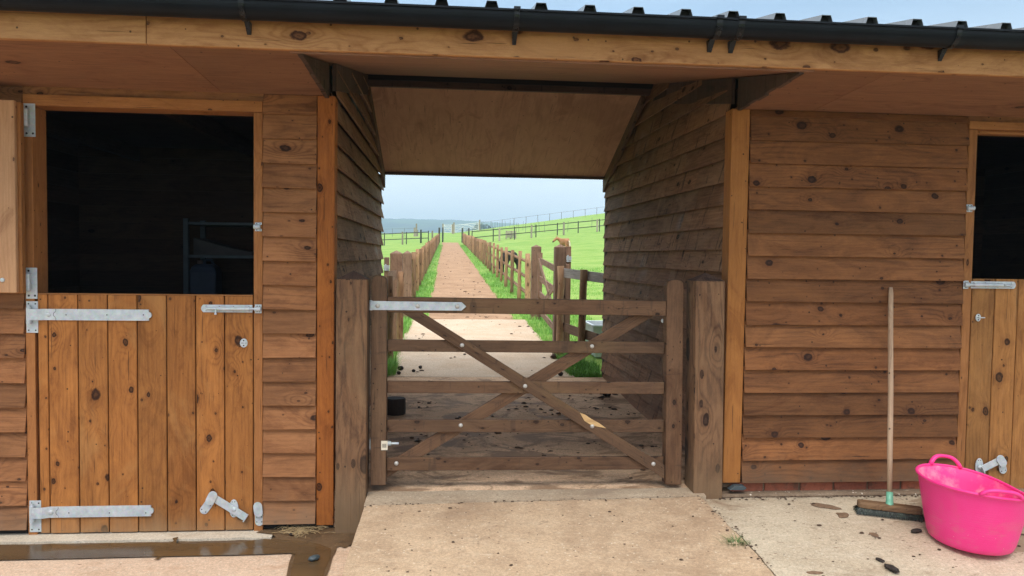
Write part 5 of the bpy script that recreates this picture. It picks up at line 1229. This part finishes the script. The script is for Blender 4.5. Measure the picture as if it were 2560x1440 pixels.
tag(fs.build('folded_rug',M['sack'],None),'folded grey rug lying on the upper shelf of the dark rack','rug')

# ================================================================== air, sky, sun, camera
HAZE=True
if HAZE:
    t=bpy.data.materials.new('haze_air'); t.use_nodes=True; nt=t.node_tree; nt.nodes.clear(); ou=nt.nodes.new('ShaderNodeOutputMaterial'); pv=nt.nodes.new('ShaderNodeVolumePrincipled')
    pv.inputs['Color'].default_value=(.62,.85,1.,1); pv.inputs['Density'].default_value=.00095; pv.inputs['Anisotropy'].default_value=.0
    nt.links.new(pv.outputs[0],ou.inputs['Volume'])
    mb=MB(); mb.box(-950,560,-70,2350,-40,125,'x'); o=mb.build('haze',t); o['kind']='stuff'; o['label']='pale blue haze over the far hills'
SUN_EL,SUN_AZ=R(58),R(200)       # azimuth of the sun measured from +Y clockwise (behind and a little left)
sdv=Vector((math.sin(SUN_AZ)*math.cos(SUN_EL),math.cos(SUN_AZ)*math.cos(SUN_EL),math.sin(SUN_EL)))
w=bpy.data.worlds.new('World'); S.world=w; w.use_nodes=True; nt=w.node_tree; nt.nodes.clear()
wo=nt.nodes.new('ShaderNodeOutputWorld'); bg=nt.nodes.new('ShaderNodeBackground'); sky=nt.nodes.new('ShaderNodeTexSky')
sky.sky_type='NISHITA'; sky.sun_disc=False; sky.sun_elevation=SUN_EL; sky.sun_rotation=SUN_AZ; sky.air_density=1.; sky.dust_density=2.; sky.ozone_density=1.
tc_=nt.nodes.new('ShaderNodeTexCoord'); sx=nt.nodes.new('ShaderNodeSeparateXYZ'); nt.links.new(tc_.outputs['Generated'],sx.inputs[0])
def wm(op,a,b=None,cl=False):
    x=nt.nodes.new('ShaderNodeMath'); x.operation=op; x.use_clamp=cl
    for i,v in enumerate((a,b)):
        if v is None: continue
        if isinstance(v,bpy.types.NodeSocket): nt.links.new(v,x.inputs[i])
        else: x.inputs[i].default_value=v
    return x.outputs[0]
# cloud cover: paler at the horizon, a grey-blue belt, bright overhead
cr=nt.nodes.new('ShaderNodeValToRGB'); nt.links.new(sx.outputs[2],cr.inputs[0]); e=cr.color_ramp.elements
K=10.
for p,c in ((0.,(1.45,1.46,1.45)),(.06,(1.25,1.30,1.33)),(.16,(.78,.90,1.02)),(.30,(.34,.50,.70)),(.45,(.55,.68,.82)),(.75,(1.8,1.82,1.85)),(1.,(2.2,2.2,2.2))):
    q=e.new(p) if p not in (0.,1.) else e[0 if p==0. else len(e)-1]; q.color=tuple(x*K for x in c)+(1,)
nz_=nt.nodes.new('ShaderNodeTexNoise'); mp=nt.nodes.new('ShaderNodeMapping'); mp.inputs['Scale'].default_value=(1.3,1.3,3.2); nt.links.new(tc_.outputs['Generated'],mp.inputs[0]); nt.links.new(mp.outputs[0],nz_.inputs['Vector']); nz_.inputs['Scale'].default_value=1.6; nz_.inputs['Detail'].default_value=6.; nz_.inputs['Roughness'].default_value=.55
mr=nt.nodes.new('ShaderNodeMapRange'); nt.links.new(nz_.outputs[0],mr.inputs[0]); mr.inputs[1].default_value=.3; mr.inputs[2].default_value=.7; mr.inputs[3].default_value=.86; mr.inputs[4].default_value=1.16
mx=nt.nodes.new('ShaderNodeMix'); mx.data_type='RGBA'; mx.blend_type='MULTIPLY'; mx.inputs[0].default_value=1.; nt.links.new(cr.outputs[0],mx.inputs[6]); nt.links.new(mr.outputs[0],mx.inputs[7])
m2=nt.nodes.new('ShaderNodeMix'); m2.data_type='RGBA'; m2.inputs[0].default_value=.82; nt.links.new(sky.outputs[0],m2.inputs[6]); nt.links.new(mx.outputs[2],m2.inputs[7])
nt.links.new(m2.outputs[2],bg.inputs[0]); bg.inputs[1].default_value=.1; nt.links.new(bg.outputs[0],wo.inputs[0])
ld_=bpy.data.lights.new('sun','SUN'); ld_.energy=1.5; ld_.angle=R(28); ld_.color=(1.,.94,.86); so=bpy.data.objects.new('sun',ld_); COL.objects.link(so); so.rotation_euler=sdv.to_track_quat('Z','Y').to_euler(); so.location=(0,-10,20)
cd=bpy.data.cameras.new('camera'); co=bpy.data.objects.new('camera',cd); COL.objects.link(co); cd.sensor_width=36; cd.lens=36*F/PW; cd.clip_start=.05; cd.clip_end=6000
co.matrix_world=Matrix(((RT.x,UP.x,-FW.x,CAM.x),(RT.y,UP.y,-FW.y,CAM.y),(RT.z,UP.z,-FW.z,CAM.z),(0,0,0,1)))
S.camera=co
S.view_settings.view_transform='Standard'; S.view_settings.look='None'; S.view_settings.exposure=.5
S.cycles.denoising_prefilter='NONE'; S.view_settings.gamma=1.
